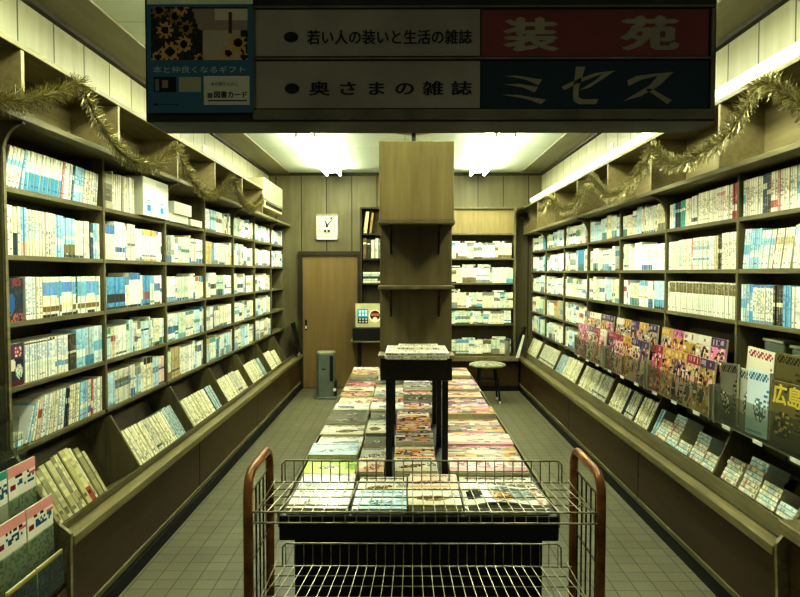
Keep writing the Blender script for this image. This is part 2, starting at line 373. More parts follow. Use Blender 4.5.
def fill(K, bay, row, specs=None, start=.02, end=.0, hmul=1):
    """rows count from the top; lean>0 tilts the top away from the street"""
    r = random.Random(1000 * bay + 17 * row + (5 if K.side > 0 else 0))
    lv = K.lv[4 - row]; y0, y1 = K.y[bay] + .014, K.y[bay + 1] - .014
    y = y0 + start; end_y = y1 - end - (r.uniform(0, .03) if not specs else 0); i = 0; si = 0
    hbase = r.choice([.173, .176, .182]) * hmul
    while True:
        if specs:
            if si >= len(specs): specs = specs + [(r.choice([3, 5, 8]), r.choice([tall, wgrey, lb, talb, tall]), .019, specs[-1][3] * r.uniform(.97, 1.03), specs[-1][4])]
            n, d, t, hh, lean = specs[si]; si += 1
        else:
            n = r.choice([1, 1, 2, 3, 3, 5, 6, 8, 11]); d = design(r); t = r.uniform(.015, .024); hh = hbase + r.choice([0, 0, 0, .004, -.004, .02, -.02]) ; lean = 0
        for q in range(n):
            tt = t * r.uniform(.93, 1.07); foot = tt / math.cos(lean)
            if y + foot + max(0, hh * math.sin(lean)) > end_y: return
            dd = d
            if d.get('vary') and d['bands']:
                dd = dict(d); k = r.randrange(len(ACC)); 
                if r.random() < .5: dd['bands'] = [(a, b, tuple(.6 * u + .4 * v for u, v in zip(cc, ACC[k][1]))) for a, b, cc in d['bands']]
            i += 1
            sb = .012 + r.uniform(0, .006)
            z = lv + .0008
            if lean < 0 and K.side < 0: pass
            M = shelf_mat(K, y, tt, z, lean, sb)
            books.append(dict(K=K, bay=bay, row=row, i=i, t=tt, h=hh * r.uniform(.995, 1.005), dp=.125 if K.side < 0 else .11, d=dd, M=M, y=y, z=lv))
            y += foot + .0006
        if specs and si < len(specs) and abs(specs[si][4] - lean) > .01: y += .19 * max(0, math.sin(lean) - math.sin(specs[si][4]))
def D(base, nm, bands=(), t=(.4, .8), tc='4a4a42', p=.55, vary=False):
    return dict(base=h(base), bands=[(a, b, h(c)) for a, b, c in bands], t=t, tc=h(tc), p=p, nm=nm, vary=vary)
wb = D('f4f1d8', 'white and blue', [(0, .45, '4f93b0')], (.5, .95), 'bdb98f', .2)
cr_ = D('f0ecd2', 'cream', [(.55, .68, '8fc0cc')], (.1, .5), '6f6d5c', .6)
dk = D('3a4a55', 'dark blue', [(.6, .75, 'c9c8b8')], (.1, .5), 'c8c6b0', .4)
wgrey = D('eceee0', 'white speckled', [], (.1, .9), '6b7f87', .6)
lb = D('a9d0dc', 'light blue', [(.3, .45, 'eef0e2')], (.4, .8), '356f9c', .5)
pk = D('c98f86', 'dull pink', [], (.4, .8), 'f0e6d6', .4)
gr = D('6fae9c', 'green', [(.6, .7, 'eaf0e2')], (.2, .6), 'f0f0e0', .5)
ser = D('eeecd6', 'white blue-striped', [(.62, .9, '5d92c6'), (.2, .34, 'e7ddb2'), (.0, .05, '3a3a34')], (.36, .6), '97b2bd', .5)
serb = D('f2ecd2', 'white brown-footed', [(.12, .28, '7f6a34'), (.55, .86, '6f9fd0'), (.0, .06, '35342c')], (.3, .5), 'e0b6a2', .5)
serc = D('e6eedd', 'white teal-striped', [(.5, .9, '6fb0c4'), (.12, .28, '84713c')], (.3, .5), 'c9d8cf', .5)
blk = D('4d4a3c', 'dark brown', [(.45, .56, 'e3dfc4')], (.05, .95), 'd9d2b4', .5)
red = D('b5524c', 'red', [(.2, .4, 'ece5cf')], (.4, .8), 'f0e6d6', .4)
tall = D('efe9cf', 'cream', [], (.25, .8), '5a594c', .45)
talb = D('d9e6e2', 'pale-blue', [(.35, .6, '79b4cc')], (.6, .9), '4c6f8c', .5)
bwn = D('efeeda', 'white brown-topped', [(.66, .98, '7a7048')], (.7, .95), 'd8d2b0', .35)
# left wall, nearest bay
fill(LC, 0, 0, [(1, cr_, .03, .18, -.0), (4, cr_, .026, .178, .34), (1, lb, .02, .178, .26), (13, wb, .022, .178, .22), (1, pk, .02, .176, .2), (3, wgrey, .025, .178, .2), (1, dk, .018, .17, .22), (4, lb, .024, .176, .22), (4, tall, .026, .172, .2), (2, wgrey, .022, .17, .16), (2, gr, .024, .168, .04)][1:], start=.004)
fill(LC, 0, 1, [(2, tall, .026, .205, 0), (1, D('d8d3b4', 'grey and navy', [(0, .45, '24404a')], (.5, .9), 'a9a58a', .4), .034, .2, 0), (1, tall, .02, .205, 0), (2, D('9fbfd2', 'pale blue', [(0, .3, 'dcae98')], (.4, .9), '5f88a8', .5), .022, .205, 0),
     (7, D('eee9c8', 'cream and grey', [(.35, .72, 'd5dfd4')], (.5, .85), '546870', .5), .02, .2, 0), (1, pk, .014, .195, 0), (2, D('eceadb', 'white black-marked', [], (.05, .6), '2c2b27', .7), .022, .2, 0), (2, tall, .02, .198, 0), (4, lb, .02, .196, 0),
     (6, D('a8d4d8', 'sky blue brown-footed', [(.1, .32, '84703c'), (.0, .06, '3a3830'), (.45, .55, 'eeead4')], (.55, .9), 'e8eede', .4), .0185, .19, 0), (4, D('eeebd2', 'cream', [(0, .08, '47453a')], (.2, .8), '5f98a8', .4), .0185, .185, 0), (1, gr, .018, .184, 0), (3, tall, .02, .188, 0), (2, dk, .02, .182, 0), (3, lb, .018, .186, 0)])
fill(LC, 0, 2, [(4, wgrey, .022, .186, 0), (3, tall, .018, .184, 0), (8, serb, .0165, .184, 0), (2, serc, .018, .184, 0), (6, ser, .0165, .184, 0), (2, serb, .0165, .184, 0), (1, D('2f5f52', 'dark green', [(.1, .3, 'e9e6d0')], (.4, .8), 'd9dcc8', .4), .022, .184, 0), (6, serc, .0165, .184, 0), (5, serb, .0165, .184, 0), (3, serc, .018, .184, 0)], start=.15)
fill(LC, 0, 3, [(14, D('eeeedd', 'white blue-lettered', [(.92, .98, '4a4a42'), (.3, .42, 'dfe7d2')], (.5, .9), '5b86c8', .75), .0175, .176, 0), (6, D('efeeda', 'white', [(.2, .35, '86a9c4')], (.5, .92), '4a78c0', .8), .0175, .176, 0), (5, blk, .018, .174, 0), (5, lb, .0185, .19, 0), (5, D('bfd6d2', 'pale teal', [(0, .3, '5792ae')], (.4, .85), '3e6a7d', .5), .0185, .192, 0)], start=.14)
fill(LC, 0, 4, [(1, dk, .018, .17, -.32), (1, lb, .016, .17, -.32)][:0] + [(1, wgrey, .017, .165, .42), (1, lb, .016, .17, .36), (1, tall, .016, .18, .3), (2, D('e6d6c0', 'cream red-marked', [(.5, .7, 'b5524c')], (.1, .4), '8a4a44', .5), .016, .185, .27), (3, wgrey, .02, .188, .24), (4, tall, .018, .19, .2), (3, wgrey, .02, .188, .17), (2, dk, .017, .18, .15), (5, D('f0ebcc', 'cream speckled', [], (.1, .9), '77705a', .5), .019, .19, .12), (4, lb, .02, .188, .08), (2, D('efe9d0', 'cream', [(.1, .3, '6f87a8')], (.4, .9), '33507c', .6), .018, .188, .06), (2, red, .014, .186, .04), (3, wgrey, .02, .18, .03)], start=.13)
for b in range(1, 7):
    for r_ in range(5):
        if (b, r_) in ((1, 0), (2, 0)): continue
        if b == 6 and r_ > 1: continue
        fill(LC, b, r_, hmul=1.06 if r_ in (1, 4) else 1)
fill(LC, 1, 0, [(1, D('c9c4a2', 'tan striped', [(.2, .7, '8b8668')], (.2, .7), '46443a', .5), .1, .19, 0), (1, tall, .022, .21, -.04), (2, tall, .02, .2, .0), (2, D('f3f0dc', 'plain cream', [], (.9, .92), 'd8d3b8', .1), .024, .205, .06), (1, D('b9b494', 'tan', [], (.3, .7), '8b8668', .3), .03, .2, 0), (3, tall, .024, .205, 0), (2, D('f3f0dc', 'plain cream', [], (.9, .92), 'd8d3b8', .1), .03, .21, 0)], end=.475)
# right wall: nearest bay
fill(RC, 0, 0, [(1, wgrey, .02, .2, 0), (3, tall, .024, .2, 0), (3, wgrey, .02, .19, 0), (4, lb, .022, .19, 0), (9, talb, .0185, .186, 0), (7, tall, .018, .184, 0), (1, pk, .02, .184, 0), (3, D('efe8d0', 'cream red-footed', [(.1, .3, 'b0604c')], (.4, .8), '7d5f4e', .4), .02, .184, 0), (2, blk, .016, .184, 0), (2, dk, .02, .184, 0), (6, tall, .02, .178, 0), (2, D('d5cbb0', 'tan', [], (.3, .8), '6b5c46', .4), .022, .18, 0)], start=.02)
fill(RC, 0, 1, [(14, talb, .0185, .19, -.05), (8, D('f1efd8', 'white lettered', [(.8, .95, 'b9d3d8')], (.3, .7), '6f9cae', .5), .0185, .186, -.12), (3, red, .004, .18, -.25), (9, D('f0eed6', 'white speckled', [(.62, .78, 'c9b88e')], (.3, .9), '8b7f62', .5), .019, .18, -.25), (6, lb, .019, .185, -.18)][:2] + [(7, D('f0eed6', 'white tan-lettered', [(.62, .78, 'c9b88e')], (.3, .9), '8b7f62', .5), .019, .18, -.22), (1, red, .01, .18, -.22), (6, D('eef0de', 'white sky-banded', [(.6, .8, '9cc9d4')], (.3, .9), '6f98a8', .5), .019, .18, -.2), (5, lb, .018, .19, -.12)])
fill(RC, 0, 2, [(6, tall, .02, .18, -.0), (5, wgrey, .02, .18, 0), (10, D('eeeedc', 'white grey-lettered', [], (.3, .7), '8a958f', .5), .02, .178, 0), (3, D('7fb2cc', 'blue', [], (.4, .8), '35658c', .5), .022, .182, 0), (4, blk, .0185, .18, 0), (10, D('edecd8', 'white black-lettered', [(0, .06, '7da0b0'), (.94, 1, '5d86b4')], (.25, .85), '4a4f52', .7), .018, .18, 0), (1, D('5d96c4', 'blue', [(.3, .8, 'd9e4e0')], (.3, .8), '2f5f96', .7), .03, .182, 0), (1, lb, .02, .182, 0)])
fill(RC, 1, 2, [(42, bwn, .0205, .184, 0)])
fill(RC, 1, 0, [(3, red, .016, .176, 0), (4, tall, .019, .176, 0), (5, D('efe6d2', 'cream pink-lettered', [(.75, .85, 'd9a6a0')], (.3, .7), 'a8605c', .4), .019, .176, 0), (12, tall, .0185, .174, 0), (5, D('eeeada', 'white dark-footed', [(.12, .26, '4f4e44')], (.3, .9), 'b9b79e', .3), .0185, .166, 0), (5, tall, .019, .16, 0), (3, D('4fa287', 'green', [(.6, .7, 'e4ecdc')], (.2, .5), '205f4e', .6), .02, .158, 0), (4, dk, .02, .152, 0), (2, lb, .018, .152, 0)])
fill(RC, 1, 1, [(8, tall, .02, .19, 0), (2, blk, .018, .185, 0), (2, D('c9bd92', 'tan', [], (.1, .5), '8a7d56', .4), .022, .18, 0), (3, wgrey, .02, .18, 0), (12, D('eeeeda', 'white blue-banded', [(.62, .7, '8fb0c2'), (.3, .36, '6fa6c4')], (.72, .9), '4b4b44', .8), .0185, .182, 0), (1, red, .012, .182, 0), (7, tall, .019, .18, 0), (3, D('dcebd8', 'white green-marked', [], (.1, .9), '3f9f74', .7), .019, .178, 0)])
for b in range(2, 7):
    for r_ in range(5 if b > 3 else 3): fill(RC, b, r_)

def screen(p):
    q = ROT.inverted() @ (Vector(p) - Vector((0, 0, CAM_Z)))
    return 400 + F * q.x / -q.z, 298.5 - F * q.y / -q.z
for i, b in enumerate(books):
    c = b['M'] @ Vector((b['t'] / 2, 0, b['h'] / 2)); px, py = screen(c)
    p0, p1 = screen(b['M'] @ Vector((0, 0, 0))), screen(b['M'] @ Vector((b['t'], 0, b['h'])))
    b['score'] = abs(p1[0] - p0[0]) * abs(p1[1] - p0[1]) if (2 < px < 798 and not (140 < px < 722 and py < 132)) else 0
    b['id'] = i; b['px'] = px
keep = {b['id'] for b in sorted(books, key=lambda b: -b['score'])[:300]}
ROWN = ['top', 'second', 'third', 'fourth', 'bottom']
far = MB()
for b in books:
    if b['id'] in keep and b['score'] > 0:
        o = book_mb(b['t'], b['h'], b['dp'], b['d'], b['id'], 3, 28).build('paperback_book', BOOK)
        o.matrix_world = b['M']
        sd = 'left' if b['K'].side < 0 else 'right'
        tag(o, f"{b['d']['nm']} paperback, {ordn(b['i'])} from the street, {ROWN[b['row']]} shelf, {['nearest', 'second', 'third'][b['bay']]} bay, {sd} wall", 'book',
            f"paperbacks on the {sd} wall's {ROWN[b['row']]} shelf")
        pg = page_mb(b['t'], b['h'], b['dp']); me = pg.mesh('page_block'); me.materials.append(PAGES)
        p = bpy.data.objects.new('page_block', me); C.objects.link(p); p.parent = o
    else:
        if b['px'] > 815 or b['px'] < -15: continue
        far.add(book_mb(b['t'], b['h'], b['dp'], b['d'], b['id'], 1, 15, False), b['M'])
# back wall bookcase rows go into the same mass
def back_row(x0, x1, y, z, hh, r, pile=False):
    x = x0
    while x < x1 - .03:
        d = design(r, r.choice([BASES[0], BASES[1], BASES[5], BASES[2], BASES[6]]), r.choice([ACC[9], ACC[5], ACC[9], ACC[1]])); n = r.choice([2, 4, 6, 9]); t = r.uniform(.014, .02)
        for q in range(n):
            if x + t > x1: break
            far.add(book_mb(t, hh * r.uniform(.96, 1.03), .12, d, r.random(), 1, 14, False), Matrix.Translation((x, y, z))); x += t + .0006
    if pile:
        x = x0
        while x < x1 - .2:
            if r.random() < .75:
                for q in range(r.choice([1, 2])):
                    far.add(book_mb(.016, .17, .1, design(r), r.random(), 1, 6, False), Matrix.Translation((x + .17, y + .01, z + hh * 1.035 + q * .017)) @ Matrix.Rotation(-PI / 2, 4, 'Y'))
            x += .2
bc = thing('back_bookcase', (.78, 9.09, 0), 'built-in wooden bookcase on the back wall above the round stool', 'bookcase')
BX0, BX1, BYF = .12, 1.43, 9.0
bz = [.487, .88, 1.09, 1.415, 1.735, 2.06]
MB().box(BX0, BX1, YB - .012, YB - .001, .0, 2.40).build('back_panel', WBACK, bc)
for x in (BX0, BX1): MB().box(x - .014, x + .014, BYF - .01, YB - .012, .46, 2.40).build('upright', WDZ, bc, .003)
for z in bz: MB().box(BX0 + .014, BX1 - .014, BYF, YB - .012, z - .022, z).build('shelf_board', WD, bc, .002)
MB().box(BX0 + .014, BX1 - .014, BYF - .005, YB - .012, 2.375, 2.40).build('top_board', WD, bc, .002)
MB().box(BX0 + .014, BX1 - .014, BYF + .03, BYF + .04, 2.06, 2.375).build('blank_panel', WTOWER, bc)
MB().box(BX0 - .02, 1.49, 8.90, YB - .012, .40, .46).build('counter_ledge', WLEDGE, bc, .004)
MB().box(BX0, 1.48, 8.98, 9.0, .07, .40).build('base_panel', WPANEL, bc)
MB().box(BX0, 1.48, 8.985, 9.0, .0005, .07).build('plinth', PLINTH, bc)
r = random.Random(5)
for z, hh, pile in ((.4875, .18, True), (.881, .17, False), (1.091, .2, True), (1.416, .2, True), (1.736, .2, True)): back_row(.55, BX1 - .02, BYF + .012, z, hh, r, pile)
ft = far.build('paperback_books', BOOK); tag(ft, 'rows of small paperbacks filling the farther bays and the back wall bookcase', 'books', None, 'stuff')

def text_mesh(body, bold, track):
    c = bpy.data.curves.new('t', 'FONT'); c.body = body; c.size = 1; c.space_character = track; c.resolution_u = 3
    o = bpy.data.objects.new('t', c); C.objects.link(o); bpy.context.view_layer.update()
    me = bpy.data.meshes.new_from_object(o.evaluated_get(bpy.context.evaluated_depsgraph_get()))
    bpy.data.objects.remove(o); bpy.data.curves.remove(c)
    vs = [v.co.copy() for v in me.vertices]; fs = [tuple(p.vertices) for p in me.polygons]; bpy.data.meshes.remove(me)
    V, Fc = [], []
    for k, (dx, dy) in enumerate([(0, 0), (bold, 0), (-bold, 0), (0, bold * .6), (0, -bold * .6)] if bold else [(0, 0)]):
        n = len(V); V += [Vector((v.x + dx, v.y + dy, k)) for v in vs]; Fc += [tuple(i + n for i in f) for f in fs]
    x0, x1 = min(v.x for v in V), max(v.x for v in V); y0, y1 = min(v.y for v in V), max(v.y for v in V)
    return [Vector(((v.x - x0) / (x1 - x0), (v.y - y0) / (y1 - y0), v.z)) for v in V], Fc
def text(body, x0, y0, x1, y1, Y, m, parent, name='lettering', bold=.0, track=1.0):
    V, Fc = text_mesh(body, bold, track)
    a, b = at(x0, y1, Y), at(x1, y0, Y); mb = MB()
    mb.raw([(a.x + v.x * (b.x - a.x), Y - v.z * .00004, a.z + v.y * (b.z - a.z)) for v in V], Fc)
    return mb.build(name, m, parent)
def flat_text(body, x0, y0, x1, y1, z, m, bold=.04):
    V, Fc = text_mesh(body, bold, 1); mb = MB(); mb.raw([(x0 + v.x * (x1 - x0), y0 + v.y * (y1 - y0), z + v.z * .00004) for v in V], Fc); return mb.build('lettering', m)
# ------------------------------------------------------------------ cover art
IDOL = [h(x) for x in ('e58fae', 'e6a05a', 'd9566a', 'efc0c8', 'f0d8a8', 'c8d0c8', '8f6fa8', 'e0b84a', 'f2e6dc', 'b53a4a')]
def art(style, nx, ny, r):
    g = [[None] * nx for _ in range(ny)]
    if style == 'idol':
        PAL = [h(x) for x in ('dc8fae', 'd89a52', 'c25a78', 'e6b8bc', 'd8c49a', 'a9a090', '6f5f78', 'b89a52', 'd8ccba', '4a3a34', '2e2622', '8a6a50', 'e0c8b0', '7a4a44')]
        skin = [h('dcb496'), h('cfa286'), h('e3c3a8')]; bg = r.choice(PAL[:9]); mast = r.choice([h('d07f9c'), h('c9a05a'), h('e0d8c4'), h('a8485a'), h('5a4a6a')])
        g = [[bg] * nx for _ in range(ny)]
        def rect(u0, v0, u1, v1, c):
            for j in range(max(0, int(v0 * ny)), min(ny, int(v1 * ny + .5))):
                for i in range(max(0, int(u0 * nx)), min(nx, int(u1 * nx + .5))): g[j][i] = c
        def ell(cx, cy, rx, ry, c):
            for j in range(ny):
                for i in range(nx):
                    if (((i + .5) / nx - cx) / rx) ** 2 + (((j + .5) / ny - cy) / ry) ** 2 < 1: g[j][i] = c
        for _ in range(70):
            a, b = r.random() - .05, r.random() * .85; rect(a, b, a + r.uniform(.04, .14), b + r.uniform(.02, .07), r.choice(PAL))
        for _ in range(r.choice([2, 3, 4])):
            fx, fy, fr = r.uniform(.15, .85), r.uniform(.4, .72), r.uniform(.09, .16); dc = r.choice(PAL)
            ell(fx, fy - fr * 1.9, fr * 1.15, fr * 1.2, dc); ell(fx, fy, fr, fr * .85, r.choice(PAL[9:11])); ell(fx, fy - fr * .12, fr * .62, fr * .6, r.choice(skin)); ell(fx, fy - fr * .8, fr * .3, fr * .35, skin[1])
        rect(0, .86, 1, 1, mast)
        for _ in range(9):
            a = r.uniform(.02, .85); rect(a, r.uniform(.88, .91), a + r.uniform(.03, .1), r.uniform(.94, .98), tuple(.5 * (p_ + q_) for p_, q_ in zip(mast, r.choice([h('efe8d8'), h('efe8d8'), h('4a2f38')]))))
        for _ in range(10):
            a, b = r.choice([.03, .72]) + r.uniform(-.02, .04), r.uniform(.05, .82); rect(a, b, a + r.uniform(.12, .24), b + .025, r.choice([h('efe8d8'), h('3a2a2a'), mast]))
    else:
        pal = {'pale': ('e9e9da', 'cfd2c4', '8e958c', '6a7a80'), 'green': ('b5d24a', 'c4dc60', '5f7a34', 'eef0da'), 'grey': ('b0b2a2', '8e9084', '5b5c52', 'd8d8c8'),
               'dark': ('6a6a5c', '55554a', '2e2e2a', 'c8c4ae'), 'blue': ('d4e4e6', 'bcd4da', '4f8296', 'f0f0e2'), 'food': ('e0dcc8', 'd2caac', '6b5a3e', 'b89a6a'), 'olive': ('665e38', '565030', '3a3524', 'b5a552'), 'pinkw': ('e8e2cc', 'd8a0a8', 'a85064', 'f0ecd8'), 'warm': ('e6d8c0', 'd8b08a', 'a05a42', 'efe9d4')}[style]
        p = [h(x) for x in pal]; cx, cy, rx, ry = r.uniform(.35, .65), r.uniform(.3, .5), r.uniform(.2, .36), r.uniform(.1, .22); ang = r.uniform(-.5, .5)
        for j in range(ny):
            for i in range(nx):
                u, v = (i + .5) / nx, (j + .5) / ny; c = p[0] if v > .25 else p[1]
                dx, dy = u - cx, v - cy; a = dx * math.cos(ang) + dy * math.sin(ang); b = -dx * math.sin(ang) + dy * math.cos(ang)
                e = (a / rx) ** 2 + (b / ry) ** 2
                if e < 1: c = p[2] if r.random() < .7 else p[3]
                elif e < 1.4 and r.random() < .4: c = p[1]
                if .84 < v < .95 and .08 < u < .92 and (i * 7 + j * 3) % 5 < 3: c = p[2]
                if v < .09 and j % 2 and .06 < u < .8: c = tuple(.5 * (a_ + b_) for a_, b_ in zip(p[0], p[2]))
                if u > .8 and .3 < v < .75 and j % 2 == 0 and r.random() < .8: c = p[2]
                g[j][i] = c
    return g
ARTN = {'idol': 'colourful portrait', 'pale': 'pale grey', 'green': 'lime-green', 'grey': 'mid-grey', 'dark': 'dark-covered', 'blue': 'pale blue', 'food': 'beige', 'warm': 'warm orange', 'olive': 'olive', 'pinkw': 'pink'}
def mag_mb(w, l, t, style, nx, ny, seed, bend=None):
    """lies in xy with its cover up at z=t"""
    r = random.Random(seed); m = MB(); g = art(style, nx, ny, r) if nx > 1 else [[h('d9d6c0')]]
    f = bend or (lambda u, v: 0)
    for j in range(ny):
        for i in range(nx):
            q = [(i / nx, j / ny), ((i + 1) / nx, j / ny), ((i + 1) / nx, (j + 1) / ny), (i / nx, (j + 1) / ny)]
            m.face([(u * w, v * l, t + f(u, v)) for u, v in q], g[j][i])
    sp = g[ny // 2][0]
    m.face([(0, l, 0), (0, 0, 0), (0, 0, t + f(0, 0)), (0, l, t + f(0, 1))], sp)            # spine fold on the left edge
    m.face([(0, 0, 0), (0, l, 0), (w, l, 0), (w, 0, 0)], sp)
    return m
def mag(M, w, l, t, style, res, seed, label, group, name='magazine', bend=None, cat='magazine', gloss=True, pages=True):
    o = mag_mb(w, l, t, style, res[0], res[1], seed, bend).build(name, GLOSS if gloss else MATTE); o.matrix_world = M
    tag(o, label, cat, group)
    if pages:
        me = MB().box(.0008, w - .001, .001, l - .001, .0006, t - .0006).mesh('page_block'); me.materials.append(PAGES)
        p = bpy.data.objects.new('page_block', me); C.objects.link(p); p.parent = o
    return o

# ------------------------------------------------------------------ books and magazines in the sloping trays
def tray_m(K, y, s0=.003, d0=.02, flip=False):
    """spine outwards, thickness along the wall, height up the slope"""
    s = K.side
    lip = Vector((s * K.lip[0], 0, K.lip[1])); o = lip + K.sv * s0 - K.nv * d0; o.y = y
    X = Vector((0, -s, 0)); Z = K.sv; Y = Z.cross(X)
    M = Matrix((X, Y, Z)).transposed().to_4x4(); M.translation = o
    return M
ti = 0
def tray_books(K, bay, specs, y0, nm, kind, grp, dp=.12):
    """specs: (count, design, t, h)"""
    global ti
    y = K.ty[bay] + .012 + y0; i = 0; sd = 'left' if K.side < 0 else 'right'
    r = random.Random(bay * 7 + 3)
    for n, d, t, hh in specs:
        for q in range(n):
            tt = t * r.uniform(.9, 1.1); i += 1; ti += 1
            if y + tt > K.ty[bay + 1] - .012: return
            M = tray_m(K, y if K.side < 0 else y + tt, .003, .02 + r.uniform(0, .008))
            o = book_mb(tt, hh * r.uniform(.97, 1.02), dp, d, 5000 + ti, 3, 16).build(nm, MATTE); o.matrix_world = M
            me = page_mb(tt, hh * .97, dp).mesh('page_block'); me.materials.append(PAGES)
            p = bpy.data.objects.new('page_block', me); C.objects.link(p); p.parent = o
            tag(o, f"{d['nm']} {kind}, {ordn(i)} from the street in the {ordn(bay + 1)} sloping tray, {sd} wall", 'book', grp % sd)
            y += tt + .001
oli = lambda c, n: D(c, n, [(.8, .9, 'b9b48a'), (.1, .3, 'a49d72')], (.3, .75), '77724f', .35)
tray_books(LC, 0, [(1, oli('a8a27a', 'worn olive'), .04, .235), (1, oli('b0aa82', 'speckled olive'), .03, .245), (1, oli('8f8a66', 'dark olive'), .045, .25), (2, oli('b9b38a', 'tan'), .05, .26), (1, oli('8a8168', 'brown'), .035, .265), (2, oli('d0cba0', 'cream'), .018, .27), (1, oli('a39c6c', 'olive flowered'), .05, .272),
    (1, D('b5ae7e', 'olive red-footed', [(.02, .22, '8a4430')], (.4, .8), '77724f', .3), .05, .272), (1, oli('c9c6a6', 'pale'), .022, .27), (1, oli('98916a', 'brown'), .05, .25), (1, oli('a9a480', 'grey'), .03, .23)], .02, 'picture_book', 'large picture book', 'picture books in the %s near tray')
cs = D('ddd8b6', 'cream', [], (.15, .85), '77745e', .35); cs2 = D('c9c7ae', 'grey', [(.1, .2, '55544a')], (.3, .85), '4a4a42', .4); cs3 = D('a9b9b4', 'blue-grey', [], (.2, .8), '3f5a60', .5); csd = D('3a4447', 'black', [], (.3, .7), 'a8a890', .3)
TL = [[(12, cs, .024, .215), (4, cs2, .022, .215), (9, cs, .024, .21), (8, cs3, .02, .215)], [(1, csd, .012, .2), (22, cs, .025, .2), (1, csd, .014, .2), (6, cs3, .024, .2)], [(16, cs, .025, .2), (8, cs2, .022, .2), (6, cs, .022, .19)],
      [(22, cs, .024, .2), (2, csd, .016, .2), (6, cs3, .022, .19)], [(16, cs, .025, .2), (2, csd, .012, .19), (10, cs, .022, .18)]]
TR = {2: [(10, cs, .024, .19), (2, csd, .01, .19), (8, cs2, .022, .19), (6, csd, .012, .18), (12, cs, .024, .19)], 3: [(18, cs2, .022, .2), (16, cs, .024, .2), (4, cs2, .022, .2)], 4: [(22, cs, .024, .2), (14, cs3, .022, .19)], 5: [(34, cs2, .024, .2)], 6: [(28, cs, .022, .2)]}
for k, sp in enumerate(TL): tray_books(LC, k + 1, sp, .03, 'slim_paperback', 'slim paperback', 'slim paperbacks in the %s trays')
for k, sp in TR.items(): tray_books(RC, k, sp, .06, 'slim_paperback', 'slim paperback', 'slim paperbacks in the %s trays')
# right near trays: stacks of pocket paperbacks lying on their sides
pbs = [D('e4e0c0', 'cream', [(.3, .7, 'cfd3c0')], (.15, .85), '7f8f8a', .5), D('cfdcd0', 'pale-blue', [], (.15, .85), '56808a', .5), D('e2ddba', 'cream lettered', [(.75, .85, 'c0908a')], (.2, .7), '6a6856', .4)]
def flat_stack(K, y, n, label, s0=.004, dk=False, d0=.02):
    s = K.side; lip = Vector((s * K.lip[0], 0, K.lip[1])); S = s0; r = random.Random(int(y * 100))
    for q in range(n):
        t = r.uniform(.0175, .022); d = r.choice(pbs)
        if dk: d = dict(d, base=tuple(v * .4 for v in d['base']), nm='shade-darkened')  # base colour darkened to paint a rear stack lying in shade
        X = K.sv; Z = Vector((0, s, 0)); Y = Z.cross(X)
        M = Matrix((X, Y, Z)).transposed().to_4x4()
        o0 = lip + K.sv * S - K.nv * (d0 + r.uniform(0, .006)); o0.y = y + r.uniform(-.004, .004) + (0 if s > 0 else .15); M.translation = o0
        o = book_mb(t, .15, .105, d, 9000 + y * 31 + q, 3, 14).build('pocket_paperback', MATTE); o.matrix_world = M
        me = page_mb(t, .15, .105).mesh('page_block'); me.materials.append(PAGES)
        p = bpy.data.objects.new('page_block', me); C.objects.link(p); p.parent = o
        tag(o, f"{d['nm']} pocket paperback, {ordn(q + 1)} from the bottom of {label}", 'book', 'pocket paperbacks stacked in the right near trays')
        S += t + .0008
flat_stack(RC, 2.765, 3, 'the nearest stack on the right')
flat_stack(RC, 2.93, 5, 'the second stack from the cabinet')
flat_stack(RC, 3.10, 8, 'the third stack from the cabinet')
flat_stack(RC, 3.275, 6, 'the fourth stack from the cabinet')
flat_stack(RC, 3.50, 4, 'the stack past the right tray divider', s0=.004)
flat_stack(RC, 3.665, 8, 'the second stack past the divider')
flat_stack(RC, 3.84, 3, 'the lowest three-book stack')
flat_stack(RC, 4.01, 9, 'the tallest stack')
flat_stack(RC, 4.17, 6, 'the stack beside thin spines')
tray_books(RC, 1, [(3, D('bcd4d6', 'pale-blue', [], (.2, .8), '4f7f92', .5), .02, .17)], .855, 'slim_paperback', 'slim paperback', 'slim paperbacks in the %s trays')
# face-out books at the near end of the left shelves, flat books, white boxed sets
def face_out(K, y, z, w, hh, colfn, label, nm='face_out_book', t=.02):
    m = MB(); nx, ny = 16, 22
    for j in range(ny):
        for i in range(nx):
            m.face([(w * i / nx, 0, hh * j / ny), (w * (i + 1) / nx, 0, hh * j / ny), (w * (i + 1) / nx, 0, hh * (j + 1) / ny), (w * i / nx, 0, hh * (j + 1) / ny)], colfn((i + .5) / nx, (j + .5) / ny))
    c = h('2c2f36'); m.face([(0, t, 0), (0, 0, 0), (0, 0, hh), (0, t, hh)], c); m.face([(w, 0, 0), (w, t, 0), (w, t, hh), (w, 0, hh)], c); m.face([(w, t, 0), (0, t, 0), (0, t, hh), (w, t, hh)], c)
    o = m.build(nm, BOOK); o.matrix_world = Matrix.Translation((K.side * (K.xs + .012), y, z + .001)) @ Matrix.Rotation(PI / 2, 4, 'Z')
    tag(o, label, 'book', 'face-out books on the left nearest bay')
    me = MB().box(.001, w - .001, .001, t - .001, .0005, hh - .001).mesh('page_block'); me.materials.append(PAGES)
    p = bpy.data.objects.new('page_block', me); C.objects.link(p); p.parent = o
rf = random.Random(3)
def dark1(u, v):
    if v > .8 and .4 < u < .85 and rf.random() < .7: return h('8a3a38')
    if v < .16 and u > .25 and rf.random() < .6: return h('b9604c')
    if (u - .3) ** 2 + (v - .42) ** 2 < .05: return h('2f5f9c')
    if u < .2 and v < .25: return h('c9b98a')
    return h('2c3440') if rf.random() < .8 else h('454b52')
